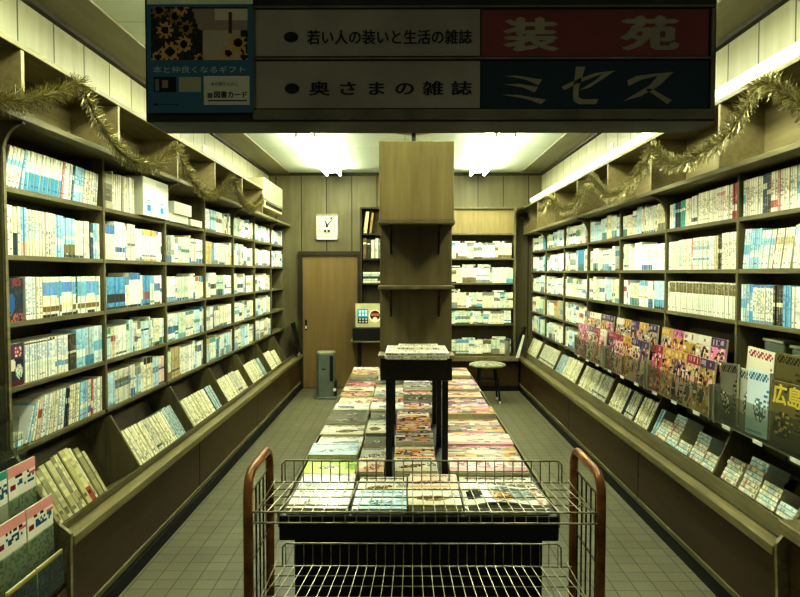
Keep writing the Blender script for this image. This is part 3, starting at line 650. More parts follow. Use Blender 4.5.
def dark2(u, v):
    if .42 < u < .9 and .68 < v < .9: return h('9a4450') if rf.random() < .7 else h('e6d8cc')
    if (u - .28) ** 2 / .05 + (v - .5) ** 2 / .025 < 1: return h('e6d9c4')
    if (u - .72) ** 2 / .05 + (v - .33) ** 2 / .03 < 1: return h('d8d6c0') if rf.random() < .7 else h('5a9a84')
    if v < .12: return h('5f2a32')
    return h('2a2c48') if v < .62 else h('4b4252')
face_out(LC, LY[0] + .02, 1.345, .125, .18, dark1, 'dark blue face-out paperback at the near end of the left third shelf')
face_out(LC, LY[0] + .018, 1.075, .12, .178, dark2, 'dark navy cartoon-covered face-out paperback at the left fourth shelf near end')
for q in range(2):
    t = .03; d = [talb, D('c9cbb4', 'grey', [], (.2, .8), '7a8a84', .4)][q]
    o = book_mb(t, .1, .12, d, 77 + q, 3, 14).build('flat_book', BOOK)
    o.matrix_world = Matrix.Translation((-(LC.xs + .014), LY[0] + .125, .8115 + q * .031)) @ Matrix.Rotation(PI / 2, 4, 'Z') @ Matrix.Rotation(-PI / 2, 4, 'Y')
    tag(o, ['pale blue book lying flat', 'grey book lying flat atop another'][q] + ' at the near end of the left bottom shelf', 'book', 'flat books on the left bottom shelf')
    me = page_mb(t, .1, .12).mesh('page_block'); me.materials.append(PAGES); p = bpy.data.objects.new('page_block', me); C.objects.link(p); p.parent = o
def white_box(y0, y1, x0, x1, z0, z1, label, spot, grp, nm='boxed_set'):
    o = MB().box(x0, x1, y0, y1, z0, z1).build(nm, WHITE, None, .002); tag(o, label, 'box', grp)
    if spot:
        yc = y0 + (y1 - y0) * .42; zc = z0 + (z1 - z0) * .22; e = MB(); 
        e.box(x1, x1 + .0008, yc - .03, yc + .03, z0 + .03, z0 + .068, h('3f86b8')); e.box(x1, x1 + .0008, yc - .025, yc + .03, z0 + .09, z0 + .098, h('7f8c92'))
        for k in range(3): e.box(x1, x1 + .0008, y1 - .024, y1 - .014, z0 + .03 + k * .05, z0 + .065 + k * .05, h('9fc4d4'))
        e.build('printed_panel', MATTE, o)
    return o
zt = 1.9008
white_box(4.185, 4.41, -1.79, -1.585, zt, zt + .235, 'white blue-badged box standing nearer the street on the left top shelf', True, 'white boxes on the left top shelf')
white_box(4.416, 4.632, -1.79, -1.585, zt, zt + .235, 'white blue-badged box standing farther in on the left top shelf', True, 'white boxes on the left top shelf')
white_box(4.70, 5.10, -1.79, -1.60, zt, zt + .055, 'cream shallow box lying flat under another on the left top shelf', False, 'flat boxes on the left top shelf', 'flat_box')
white_box(4.74, 5.12, -1.79, -1.58, zt + .0565, zt + .14, 'white taller box lying on the cream flat box, left top shelf', False, 'flat boxes on the left top shelf', 'flat_box')
white_box(5.16, 5.45, -1.79, -1.60, zt, zt + .05, 'small pale box lying alone past the box pair, left top shelf', False, 'flat boxes on the left top shelf', 'flat_box')

# ------------------------------------------------------------------ magazine racks hung on the right bookcase
def rack_m(x0, y, z0, lean, w):
    """cover faces the aisle (-X); width runs towards the street"""
    X = Vector((0, -1, 0)); Yv = Vector((math.sin(lean), 0, math.cos(lean))); Z = X.cross(Yv)
    M = Matrix((X, Yv, Z)).transposed().to_4x4(); M.translation = (x0, y + w, z0); return M
for k in range(4):
    y0, y1 = RY[k] + .02, RY[k + 1] - .02
    if k == 0: y0 = 2.56
    nmk = ['nearest', 'second', 'third', 'farthest'][k]
    rk = thing('magazine_rack', (1.6, (y0 + y1) / 2, .80), f'{nmk} clear two-tier magazine rack hung along the right bookcase', 'rack', 'clear magazine racks on the right bookcase')
    MB().box(1.545, 1.549, y0, y1, .812, .965).build('front_panel', ACRYL, rk)
    MB().box(1.603, 1.606, y0, y1, .92, 1.08).build('middle_panel', ACRYL, rk)
    MB().box(1.549, 1.652, y0, y1, .806, .811).build('rack_floor', STEEL, rk)
    MB().box(1.606, 1.652, y0, y1, .91, .915).build('step_floor', STEEL, rk)
    for yy in (y0, y1 - .010): MB().box(1.543, 1.652, yy, yy + .010, .80, .985).build('side_post', STEEL, rk, .001)
    for q in range(3):
        yy = y0 + (y1 - y0) * (q + .5) / 3; MB().box(1.541, 1.544, yy - .04, yy + .04, .797, .815).build('price_holder', WHITE, rk)
    rr = random.Random(40 + k)
    if k > 0:
        for tier, (x, z, nmt) in enumerate(((1.5515, .8115, 'front'), (1.6065, .9155, 'back'))):
            n = 5; pitch = (y1 - y0 - .028) / n
            for q in range(n):
                w = pitch - .004; st = 'idol'
                t = .011
                M = rack_m(x + t + .002, y0 + .015 + q * pitch, z + .0005, .09, w)
                mag(M, w, .285 if tier == 0 else .29, t, st, (24, 36), 300 + k * 20 + tier * 7 + q,
                    f'portrait-covered glossy magazine, {ordn(q + 1)} from the street in the {nmk} rack\'s {nmt} tier', f'magazines in the clear racks')
    else:
        sp = [(2.70, .235, .27, 1.567, .03, 'olive', 'olive yellow-lettered'), (2.955, .19, .29, 1.567, .03, 'blue', 'white blue-lettered'), (3.09, .19, .28, 1.582, -.05, 'grey', 'grey-covered'), (3.235, .17, .285, 1.567, .06, 'dark', 'dark-covered')]
        for q, (y, w, l, x, roll, st, nm_) in enumerate(sp):
            o = mag(rack_m(x, y, .822, .05, w) @ Matrix.Rotation(roll, 4, 'Z'), w, l, .0115, st, (18, 26), 700 + q, f'{nm_} magazine leaning in the nearest rack\'s front tier, {ordn(q + 1)} from the street', 'magazines in the clear racks')
            if q == 0:
                tx_ = flat_text('広島', .01, .175, .225, .262, .0118, mat('yellow_ink', h('c9b84a'), .5)); tx_.parent = o
        for q, (y, w, st, nm_) in enumerate([(2.60, .2, 'green', 'green and olive'), (2.82, .2, 'olive', 'black and yellow'), (3.04, .24, 'pinkw', 'white and pink')]):
            mag(rack_m(1.6225, y, .927, .06, w) @ Matrix.Rotation(.05 - .04 * q, 4, 'Z'), w, .275, .012, st, (18, 26), 720 + q, f'{nm_} magazine in the nearest rack\'s back tier, {ordn(q + 1)} from the street', 'magazines in the clear racks')
        for q, (y, w, hh) in enumerate([(2.62, .2, .2), (2.86, .16, .17), (3.08, .17, .18)]):
            o = MB().box(1.69, 1.78, y, y + w, .7905, 1.05 + hh).build('storage_tub', GREYMETAL, None, .01); MB().box(1.685, 1.785, y - .004, y + w + .004, 1.051 + hh, 1.063 + hh).build('lid', STEEL, o)
            tag(o, f'pale grey storage tub behind the nearest right rack, {ordn(q + 1)} from the street', 'box', 'grey tubs behind the right rack')

# ------------------------------------------------------------------ central table
TX0, TX1, TY0, TY1, TZ = -.50, .61, 2.70, 6.60, .585
tb = thing('display_table', (.05, 4.76, 0), 'long low dark display table down the middle covered with magazines', 'table')
MB().box(TX0, TX1, TY0, TY1, TZ - .10, TZ).build('table_top', BLACK, tb, .006)
for x in (TX0, TX1): MB().box(x - .008 if x < 0 else x, x if x < 0 else x + .008, TY0 + .02, TY1, TZ - .055, TZ + .012).build('edge_rail', WLEDGE, tb, .002)
MB().box(TX0 + .05, TX1 - .05, TY0 + .08, TY1 - .05, .0005, TZ - .10).build('base_box', mat('black_base', h('100f0c'), .5), tb)
mg = random.Random(21)
styA = ['food', 'pale', 'green', 'blue', 'pale', 'food', 'dark', 'dark', 'pale', 'warm', 'idol', 'food', 'idol', 'dark', 'idol', 'warm']
styB = ['blue', 'food', 'warm', 'grey', 'dark', 'food', 'grey', 'dark', 'pale', 'idol', 'grey', 'pinkw', 'dark', 'pale', 'idol', 'dark']
styC = ['food', 'warm', 'food', 'idol', 'idol', 'idol', 'idol', 'idol', 'idol', 'dark', 'idol', 'grey', 'idol', 'pale', 'idol', 'idol']
styD = ['pale', 'food', 'pinkw', 'idol', 'pinkw', 'idol', 'warm', 'idol', 'idol', 'idol', 'warm', 'idol', 'idol', 'idol', 'warm', 'idol']
def pile(x0, y0, w, l, n, style, where, rot=0, first_t=None, s=0):
    z = TZ + .0008
    for q in range(n):
        top = q == n - 1
        t = mg.uniform(.007, .013); jx, jy = mg.uniform(-.004, .004), mg.uniform(-.004, .004)
        M = Matrix.Translation((x0 + jx, y0 + jy, z)) @ Matrix.Rotation(rot + mg.uniform(-.02, .02), 4, 'Z')
        lab = (f'{ARTN[style]} magazine on top of {where}' if top else f'magazine {ordn(n - q)} down in {where}')
        mag(M, w, l, t, style, (24, 30) if top and y0 < 3.6 else ((12, 16) if top else (1, 1)), 1000 + s * 10 + q, lab, 'magazines piled on the display table')
        z += t + .0006
    return z
sid = 0
for rw in range(16):
    y = 2.72 + rw * .2415
    legs = 3.15 < y + .23 and y < 4.45
    near = y < 3.15
    cols = {'outer left': (-.475, .245), 'inner left': (-.21, .215), 'inner right': (.015, .215), 'outer right': (.245, .335)} if near else {'outer left': (-.485, .245), 'inner left': (-.228, .13), 'inner right': (-.05, .205), 'outer right': (.215, .37)}
    if y > 4.42: cols = {'outer left': (-.485, .235), 'inner left': (-.24, .225), 'inner right': (-.008, .21), 'outer right': (.21, .375)}
    for (cn, (x, w)), sty in zip(cols.items(), (styA, styB, styC, styD)):
        sid += 1
        n = mg.choice([1, 2, 2, 3]) if near else mg.choice([2, 3, 3, 4, 5])
        if rw > 13: n += 2
        if cn == 'outer right' and rw == 0: n = 2
        zr = pile(x, y, w, .236 if rw < 2 else .2395, n, sty[rw], f'the {ordn(rw + 1)} pile from the street, {cn} row', s=sid)
        if sid == 4: ztop_near = zr
# glossy magazine lying askew on the near right corner
def curl(u, v): return .018 * math.sin(u * PI) * (1 - .4 * v) + .006 * math.sin(u * 6)
gm = MB(); rg = random.Random(8); nx, ny = 26, 24; W_, L_ = .335, .238
for j in range(ny):
    for i in range(nx):
        u, v = (i + .5) / nx, (j + .5) / ny; c = h('dcdccc')
        if ((u - .55) / .36) ** 2 + ((v - .55) / .4) ** 2 < 1: c = h('6d7876') if rg.random() < .7 else h('aab2ac')
        if ((u - .42) / .16) ** 2 + ((v - .34) / .3) ** 2 < 1: c = h('b78a54') if rg.random() < .75 else h('4a3c2a')
        if ((u - .12) / .1) ** 2 + ((v - .55) / .28) ** 2 < 1: c = h('1f2a2c')
        if .24 < u < .32: c = h('f6f6ea')  # white stripe painted in as a highlight on the glossy cover
        if u > .86 and rg.random() < .5: c = h('b07a6c')
        q = [(i / nx, j / ny), ((i + 1) / nx, j / ny), ((i + 1) / nx, (j + 1) / ny), (i / nx, (j + 1) / ny)]
        gm.face([(a * W_, b * L_, .006 + curl(a, b)) for a, b in q], c)
for i in range(nx): 
    a0, a1 = i / nx, (i + 1) / nx
    gm.face([(a0 * W_, 0, max(0, curl(a0, 0))), (a1 * W_, 0, max(0, curl(a1, 0))), (a1 * W_, 0, .006 + curl(a1, 0)), (a0 * W_, 0, .006 + curl(a0, 0))], h('d6d3be'))
o = gm.build('magazine', GLOSS); o.matrix_world = Matrix.Translation((.25, 2.722, ztop_near + .001)) @ Matrix.Rotation(.03, 4, 'Z')
tag(o, 'large curling glossy magazine with a dark and gold figure at the table\'s near corner', 'magazine', 'magazines piled on the display table')
me = MB().box(.01, W_ - .02, .004, L_ - .004, .0003, .004).mesh('page_block'); me.materials.append(PAGES); p = bpy.data.objects.new('page_block', me); C.objects.link(p); p.parent = o

# ------------------------------------------------------------------ display stand on the table
ds = thing('display_stand', (.05, 3.8, TZ), 'tall wooden display stand on black legs rising from the central table', 'stand')
SX0, SX1 = -.122, .228
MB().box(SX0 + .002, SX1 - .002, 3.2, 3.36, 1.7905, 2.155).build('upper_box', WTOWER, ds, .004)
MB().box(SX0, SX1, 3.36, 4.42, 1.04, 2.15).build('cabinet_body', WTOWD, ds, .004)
for z in (1.79, 1.488, 1.165): MB().box(SX0 - .004, SX1 + .004, 3.195, 3.359, z - .016, z).build('shelf_board', WTOWD if z > 1.2 else WLEDGE, ds, .003)
MB().box(SX0 + .006, SX1 - .006, 3.235, 3.36, 1.04, 1.148).build('apron', DARKTRIM, ds, .003)  # dark wood here paints in the shade beneath the lowest shelf
for z in (1.774, 1.472):
    for x in (SX0 + .055, SX1 - .065):
        MB().tube([(x, 3.22, z - .006), (x, 3.30, z - .03), (x, 3.345, z - .09), (x, 3.353, z - .135)], .0055, 6).build('bracket', BLACK, ds)
for y in (3.225, 3.80, 4.38):
    for x in (SX0 + .047, SX1 - .04): MB().box(x - .014, x + .014, y - .014, y + .014, TZ + .0005, 1.04).build('leg', BLACK, ds, .001)
MB().tube([(.05, 4.0, 2.15), (.05, 4.0, 2.36)], .012, 8).build('top_post', BLACK, ds)
MB().lathe([(.03, 2.36), (.12, 2.362), (.13, 2.375), (.13, 2.42)], .05, 4.0, 20).build('top_cap', STEEL, ds, 0, True)
# folded newspapers on the lowest shelf of the stand
def newspaper(x, y, z, w, l, t, rot, label, seed):
    m = MB(); rr = random.Random(seed); n = 16
    m.box(0, w, 0, l, 0, t, h('e6e2cc'))
    for i in range(14):
        for j in range(7):
            if rr.random() < .8: m.face([(w * (.03 + .067 * i), l * (.06 + .13 * j), t + .0004), (w * (.03 + .067 * i + .055), l * (.06 + .13 * j), t + .0004), (w * (.03 + .067 * i + .055), l * (.06 + .13 * j + .1), t + .0004), (w * (.03 + .067 * i), l * (.06 + .13 * j + .1), t + .0004)], tuple(v * rr.uniform(.72, .95) for v in h('c9c5aa')))
    for i in range(20):
        if rr.random() < .7: m.face([(w * i / 20, -.0004, t * .35), (w * (i + .8) / 20, -.0004, t * .35), (w * (i + .8) / 20, -.0004, t * .75), (w * i / 20, -.0004, t * .75)], rr.choice([h('5a584c'), h('8f8c78'), h('7a4438'), h('b4b09a')]))
    o = m.build('newspaper', MATTE, None, 0); o.matrix_world = Matrix.Translation((x, y, z)) @ Matrix.Rotation(rot, 4, 'Z')
    tag(o, label, 'newspaper', 'newspapers on the display stand'); return o
zz = 1.1655
newspaper(-.085, 3.03, zz, .27, .31, .006, -.02, 'folded newspaper at the bottom of the stack on the display stand', 1)
newspaper(-.09, 3.025, zz + .0068, .285, .325, .011, 0, 'folded newspaper second from the bottom on the display stand', 2)
newspaper(-.086, 3.025, zz + .0186, .28, .325, .012, 0, 'folded newspaper below the top two on the display stand', 3)
newspaper(-.03, 3.13, zz + .0314, .185, .15, .014, .01, 'small folded newspaper on top of the stack on the display stand', 4)

# ------------------------------------------------------------------ wire cart
ct = thing('wire_cart', (.03, 2.1, 0), 'wire basket cart with two worn copper tube ends at the shop entrance', 'cart')
YN, YR = 1.95, 2.27
XL, XR = -.45, .56
def hoop(x):
    pts = [(x, YN, 0.02), (x, YN, .86)]
    for a in range(0, 7): th = PI - a / 6 * PI / 2; pts.append((x, YN + .06 + .06 * math.cos(th), .91 + .06 * math.sin(th)))
    for a in range(0, 7): th = PI / 2 - a / 6 * PI / 2; pts.append((x, YR - .06 + .06 * math.cos(th), .91 + .06 * math.sin(th)))
    pts += [(x, YR, .86), (x, YR, .02)]
    return MB().tube(pts, .0135, 10)
for x in (XL, XR):
    hp = hoop(x).build('end_hoop', COPPER, ct, 0, True)
    for y in (YN, YR): MB().lathe([(.018, .0005), (.018, .03)], x, y, 12).build('foot_cap', BLACK, hp)
    g = MB(); n = 6
    for i in range(1, n): y = YN + (YR - YN) * i / n; g.tube([(x, y, .12), (x, y, .905)], .0026, 5)
    for z in (.905, .70, .40, .13): g.tube([(x, YN + .012, z), (x, YR - .012, z)], .0026, 5)
    g.build('end_grid', WIREDK, ct)
def basket(zf, zb, rail, name):
    g = MB(); x0, x1 = XL + .02, XR - .02; n = 30
    for i in range(n + 1):
        x = x0 + (x1 - x0) * i / n
        xb = .055 + (x - .055) * .925
        pts = [(x, YN - .004, zf - .028), (x, YN, zf)] + [(xb, YR - .03, zb)]
        if abs(xb - .055) < .455: pts += [(xb, YR - .028, zb + rail)]
        g.tube(pts, .0019, 5)
    for k in range(1, 4):
        f = k / 4; y = YN + (YR - .03 - YN) * f; z = zf + (zb - zf) * f - .003; g.tube([(x0 + .01, y, z), (x1 - .01, y, z)], .0021, 5)
    for y, z in ((YN, zf + .002), (YN - .004, zf - .028)): g.tube([(XL + .008, y, z), (XR - .008, y, z)], .0028, 6)
    g.tube([(XL + .01, YR - .03, zb - .003), (XR - .01, YR - .03, zb - .003)], .0026, 6)
    xa, xb = .055 - .455, .055 + .455
    g.tube([(xa - .004, YR - .03, zb), (xa - .004, YR - .028, zb + rail - .012), (xa + .008, YR - .028, zb + rail), (xb - .008, YR - .028, zb + rail), (xb + .004, YR - .028, zb + rail - .012), (xb + .004, YR - .03, zb)], .0028, 6)
    for x in (XL + .022, XR - .022): g.tube([(x, YN, zf), (x, YR, zb)], .0028, 6)
    g.build(name, WIRE, ct)
basket(.862, .865, .068, 'wire_shelf'); basket(.585, .585, .072, 'wire_shelf')

# ------------------------------------------------------------------ pocket rack in the left foreground
pr_ = thing('pocket_rack', (-1.5, 2.5, 0), 'tiered clear pocket rack of brochures at the near end of the left bookcase', 'rack')
TI = [(1.60, 1.10), (1.555, .965), (1.52, .865), (1.465, .70), (1.40, .545), (1.365, .44)]
for k, (x, z) in enumerate(TI):
    MB().prism([(-x, z), (-x - .004, z), (-x - .018, z - .15), (-x - .014, z - .15)][::-1], 2.28, 2.752).build('pocket', ACRYL, pr_)
    MB().box(-x - .07, -x - .012, 2.28, 2.752, z - .156, z - .151).build('pocket_floor', BLACK, pr_)
MB().prism([(-1.79, .0005), (-1.36, .0005), (-1.375, .27), (-1.79, .27)], 2.28, 2.752).build('plinth_box', WPANEL, pr_)
MB().prism([(-1.79, .271), (-1.475, .271), (-1.70, 1.12), (-1.79, 1.12)], 2.28, 2.752).build('back_board', BLACK, pr_)
def brochure(x, z, y, seed, label, kind):
    w, l = .19, (.14 if kind == 'blue' else .26); m = MB(); rr = random.Random(seed); nx, ny = 16, 26
    for j in range(ny):
        for i in range(nx):
            u, v = (i + .5) / nx, (j + .5) / ny
            if kind == 'pink':
                c = h('e9a89c') if v > .86 else h('f0e9d6') if v > .55 else h('a9b89c')
                if .66 < v < .78 and .3 < u < .92: c = h('2f5f78') if rr.random() < .6 else h('e8e4d2')
                if .64 < v < .72 and .08 < u < .22: c = h('8f2f3c')
                if .80 < v < .84 and .25 < u < .9 and rr.random() < .6: c = h('3a3630')
                if .76 < v < .8 and u > .75: c = h('d86a6c')
                if v < .55 and rr.random() < .3: c = h('7d9277')
            elif kind == 'green':
                c = h('4f9c86') if v > .9 else h('eeebd8')
                if .6 < v < .8 and rr.random() < .5: c = h('2f5f78')
            else:
                c = h('27415a') if rr.random() < .7 else h('3f6a78')
                if v > .9: c = h('d8c060')
            m.face([(w * i / nx, l * j / ny, .008), (w * (i + 1) / nx, l * j / ny, .008), (w * (i + 1) / nx, l * (j + 1) / ny, .008), (w * i / nx, l * (j + 1) / ny, .008)], c)
    m.box(0, w, 0, l, .0005, .0076, h('e6e2ce'))
    X = Vector((0, 1, 0)); a = .02; Yv = Vector((-math.sin(a), 0, math.cos(a))); Z = X.cross(Yv)
    M = Matrix((X, Yv, Z)).transposed().to_4x4(); M.translation = (x, y, z)
    o = m.build('brochure', GLOSS); o.matrix_world = M; tag(o, label, 'brochure', 'brochures in the clear pocket rack')
for tier, y, kd, lb_ in ((3, 2.555, 'pink', 'pink-topped brochure in the upper filled pocket'), (4, 2.56, 'pink', 'pink-topped brochure in the lower pocket, beside the bookcase end'), (4, 2.362, 'pink', 'pink-topped brochure in the lower pocket, second from the bookcase'),
                      (3, 2.357, 'green', 'green-topped brochure in the upper filled pocket'), (5, 2.56, 'blue', 'dark blue yellow-edged brochure in the bottom pocket beside the bookcase'), (5, 2.362, 'blue', 'dark blue brochure in the bottom pocket, second from the bookcase')):
    x, z = TI[tier]; brochure(-x - .03, z - (.1495 if tier < 5 else .15), y, tier * 10 + int(y * 100), lb_, kd)

# ------------------------------------------------------------------ hanging sign
YS = 1.9
def prect(mb, x0, y0, x1, y1, Y, th, col=None):
    a, b = at(x0, y1, Y), at(x1, y0, Y); mb.box(a.x, b.x, Y - th, Y, a.z, b.z, col); return mb
SGC = noisy('sign_cream', h('948c7e'), h('827a6c'), .5, 0, 5); SGR = noisy('sign_red', h('7a3a36'), h('6a302d'), .5, 0, 4); SGB = noisy('sign_navy', h('16303c'), h('122834'), .5, 0, 4)
SGL = noisy('sign_letter', h('8f8672'), h('827a66'), .5, 0, 6); INK = mat('sign_ink', h('12110f'), .6)
SHOUSE = noisy('sign_housing', h('3b382d'), h('2a2820'), .5, .2, 9)
SFR = noisy('sign_frame', h('75715d'), h('5e5a49'), .5, .3, 9)
sg = thing('hanging_sign', (.05, 2.0, 1.96), 'dark wide unlit sign box hanging over the shop entrance', 'sign')
p0, p1 = at(146, 122, YS), at(718, -40, YS)
MB().box(p0.x, p1.x, YS, 2.06, p0.z, p1.z).build('housing', SHOUSE, sg, .004)
fr = MB()
for q in ((253.8, 6, 714, 9.5), (253.8, 57.5, 714, 61), (253.8, 109.5, 714, 120), (253.8, 9.5, 255.5, 109.5), (708.5, 9.5, 714, 109.5)): prect(fr, *q, YS - .001, .012)
fr.build('panel_frame', SFR, sg, .001)
def panel(nm, q, m): return prect(MB(), *q, YS - .001, .006).build(nm, m, sg)
pa = panel('sign_panel', (256, 10, 480, 57), SGC); pb = panel('sign_panel', (256, 61.5, 480, 109), SGC)
pc = panel('sign_panel', (481, 10, 708, 57), SGR); pd = panel('sign_panel', (481, 61.5, 708, 109), SGB)
YT = YS - .0085
text('若い人の装いと生活の雑誌', 307, 29.5, 472, 44.5, YT, INK, pa, bold=.018)
text('奥さまの雑誌', 309, 81, 472, 95.5, YT, INK, pb, bold=.022, track=1.65)
def dot(cx, cy, rx, ry, par):
    m = MB(); m.face([tuple(at(cx + rx * math.cos(a * PI / 12), cy - ry * math.sin(a * PI / 12), YT)) for a in range(24)]); return m.build('bullet', INK, par)
dot(291, 37, 7.2, 5.2, pa); dot(292, 88.5, 7.2, 5.2, pb)
text('装', 503, 17, 559, 52, YT, SGL, pc, bold=.05); text('苑', 620, 15.5, 680, 51, YT, SGL, pc, bold=.05)
STR = [[(85, 63), (130, 61), (217, 75), (203, 95), (160, 76), (120, 68)], [(83, 92), (140, 90), (203, 101), (190, 120), (150, 103)], [(76, 128), (130, 128), (231, 145), (212, 161), (160, 142)],
       [(283, 100), (293, 112), (332, 92), (425, 55), (400, 78), (345, 112), (380, 104), (472, 43), (400, 52), (330, 78)], [(333, 30), (367, 30), (345, 100), (342, 135), (356, 143), (412, 143), (404, 161), (345, 161), (325, 150), (323, 120)],
       [(512, 78), (516, 98), (560, 76), (618, 62), (590, 95), (498, 150), (560, 133), (625, 95), (674, 48), (600, 55), (545, 62)], [(575, 108), (600, 108), (668, 147), (652, 161), (630, 146)]]
import bmesh
for grp in (STR[0:3], STR[3:5][:1], STR[4:]):
    lt = MB()
    for st in grp: lt.face([tuple(at(480 + x * 230 / 800, 58 + y * 54 / 188, YT)) for x, y in st][::-1])
    bt = lt.build('lettering', SGL, pd)
    bm = bmesh.new(); bm.from_mesh(bt.data); bmesh.ops.triangulate(bm, faces=bm.faces); bm.to_mesh(bt.data); bm.free()
for x in (200, 660):
    a = at(x, -38, YS); MB().tube([(a.x, 1.98, p1.z - .002), (a.x, 1.98, ZC)], .012, 8).build('hanger_rod', BLACK, sg)
# poster taped to the sign
po = thing('poster', (at(200, 58, YS).x, YS - .002, at(200, 112, YS).z), 'blue sunflower poster about gift cards taped to the sign\'s left end', 'poster')
YP = YS - .0145
pm = MB(); prect(pm, 148, 4, 253, 113, YP, .001, h('44687a')); ps = pm.build('sheet', MATTE, po)
pic = MB(); rp = random.Random(2); nx, ny = 56, 32; X0, X1, Y0, Y1 = 151, 247.5, 7, 60
fl = [(170, 52, 11), (159, 10, 9), (158, 57, 7), (184, 44, 9), (175, 16, 9), (186, 28, 8), (165, 30, 9), (238, 43, 10), (228, 53, 8), (244, 57, 7), (200, 58, 6), (181, 8, 8)]
for j in range(ny):
    for i in range(nx):
        x, y = X0 + (X1 - X0) * (i + .5) / nx, Y0 + (Y1 - Y0) * (j + .5) / ny
        c = h('2b2f28') if rp.random() < .6 else h('39402f')
        if x > 202 and y > 12 and x < 240: c = h('a39a86')
        if x > 192 and 8 < y < 32 and (x - 192) > (y - 8) * .3 and y < 30: c = h('8d7f70') if y > 20 or x < 215 else h('b3a995')
        if 228 < x < 232 and 12 < y < 34: c = h('4a4238')
        for fx, fy, fr_ in fl:
            d2 = math.hypot(x - fx, y - fy); a = math.atan2(y - fy, x - fx)
            if d2 < fr_ * (.82 + .18 * math.cos(a * 9)): c = h('b3925a') if d2 > fr_ * .42 else h('2a2018')
            if d2 < fr_ and fx in (159, 175, 186): c = tuple(v * .75 for v in c)
        a0, b0 = at(X0 + (X1 - X0) * i / nx, Y0 + (Y1 - Y0) * (j + 1) / ny, YP - .0016), at(X0 + (X1 - X0) * (i + 1) / nx, Y0 + (Y1 - Y0) * j / ny, YP - .0016)
        pic.face([(a0.x, a0.y, a0.z), (b0.x, a0.y, a0.z), (b0.x, a0.y, b0.z), (a0.x, a0.y, b0.z)], c)
pic.build('picture', MATTE, ps)
PT = mat('poster_white_ink', h('a9b7b4'), .7); PK = mat('poster_dark_ink', h('26323a'), .7)
text('本と仲良くなるギフト', 153, 66, 245, 73, YP - .0016, PT, ps, bold=0)
for (a, b, c, d), col in (((154, 77, 176, 92), '2a2a28'), ((179, 77, 201, 92), '9a9a80')):
    m = prect(MB(), a, b, c, d, YP - .0012, .0005, h(col))
    if col == '2a2a28': prect(m, 162, 80, 168, 88, YP - .0018, .0002, h('8d7a68')); prect(m, 155, 79, 159, 91, YP - .0018, .0002, h('6a7476'))
    m.build('inset_picture', MATTE, ps)
cd = prect(MB(), 204, 76, 249.5, 105, YP - .0012, .0012, h('b8b5a4')).build('gift_card', MATTE, po)
text('本の贈りものに', 211, 82, 238, 86, YP - .0027, PK, cd); text('図書カード', 214, 91, 247, 98, YP - .0027, PK, cd, bold=.03)
m = MB(); prect(m, 208, 100, 247, 101.2, YP - .0025, .0002, h('26323a')); prect(m, 207.5, 93, 212.5, 98, YP - .0025, .0002, h('5a666c')); m.build('card_rule', MATTE, cd)
m = MB(); prect(m, 154, 103.5, 158, 105.5, YP - .0012, .0003, h('1d2a30')); prect(m, 159, 104, 178, 105, YP - .0012, .0003, h('2a4654')); m.build('small_print', MATTE, ps)
m = MB(); prect(m, 147, -1, 253, 4.5, YP - .002, .001, h('b8b8a4')); m.build('tape', GLOSS, po)

# ------------------------------------------------------------------ ceiling lights
def fixture(x, y0, lab):
    t = thing('ceiling_light', (x, y0 + .6, ZC - .05), lab, 'light', 'fluorescent ceiling lights')
    MB().prism([(x - .05, ZC - .055), (x + .05, ZC - .055), (x + .10, ZC - .0005), (x - .10, ZC - .0005)], y0, y0 + 1.24).build('reflector', WHITE, t)
    for s in (-1, 1):
        MB().tube([(x + s * .085, y0 + .03, ZC - .075), (x + s * .085, y0 + 1.21, ZC - .075)], .016, 10).build('tube', TUBE, t, 0, True)
        for yy in (y0 + .005, y0 + 1.205): MB().box(x + s * .085 - .012, x + s * .085 + .012, yy, yy + .02, ZC - .09, ZC - .02).build('lamp_holder', WHITE, t)
    l = bpy.data.lights.new('ceiling_lamp', 'AREA'); l.shape = 'RECTANGLE'; l.size = .22; l.size_y = 1.15; l.energy = LAMP; l.color = LCOL
    lo = bpy.data.objects.new('ceiling_lamp', l); C.objects.link(lo); lo.location = (x, y0 + .62, ZC - .115)
LAMP = 7
for sx, sn in ((-.91, 'left'), (.92, 'right')):
    for k, y in enumerate((7.62, 6.33, 4.0, 2.1)): fixture(sx, y, f'bright two-tube fluorescent light on the {sn} of the ceiling, {ordn(k + 1)} from the back wall')

# ------------------------------------------------------------------ things at the back
# clock
cx, cz = at(327, 227, 9.17).x, at(327, 227, 9.17).z
ck = thing('wall_clock', (cx, 9.17, cz - .17), 'cream square clock on the back wall above the door', 'clock')
def octo(w, hh, c, y0, y1, col=None):
    x0, x1, z0, z1 = cx - w, cx + w, cz - hh, cz + hh
    return MB().prism([(x0 + c, z0), (x1 - c, z0), (x1, z0 + c), (x1, z1 - c), (x1 - c, z1), (x0 + c, z1), (x0, z1 - c), (x0, z0 + c)], y0, y1, col)
octo(.152, .175, .02, 9.165, 9.198).build('case', noisy('clock_case', h('8f8a63'), h('7c7853'), .4, .2), ck, .003)
MB().box(cx - .138, cx + .138, 9.158, 9.164, cz - .125, cz + .145).build('dial', mat('clock_dial', h('d6d6ba'), .4), ck, .002)
MB().box(cx - .135, cx + .135, 9.156, 9.164, cz - .165, cz - .132).build('lower_bar', WHITE, ck, .002)
dm = MB()
def drect(mb, x0, x1, z0, z1, col): mb.box(x0, x1, 9.156, 9.157, z0, z1, col)
dx_, dz_ = cx, cz + .015
hd = MB()
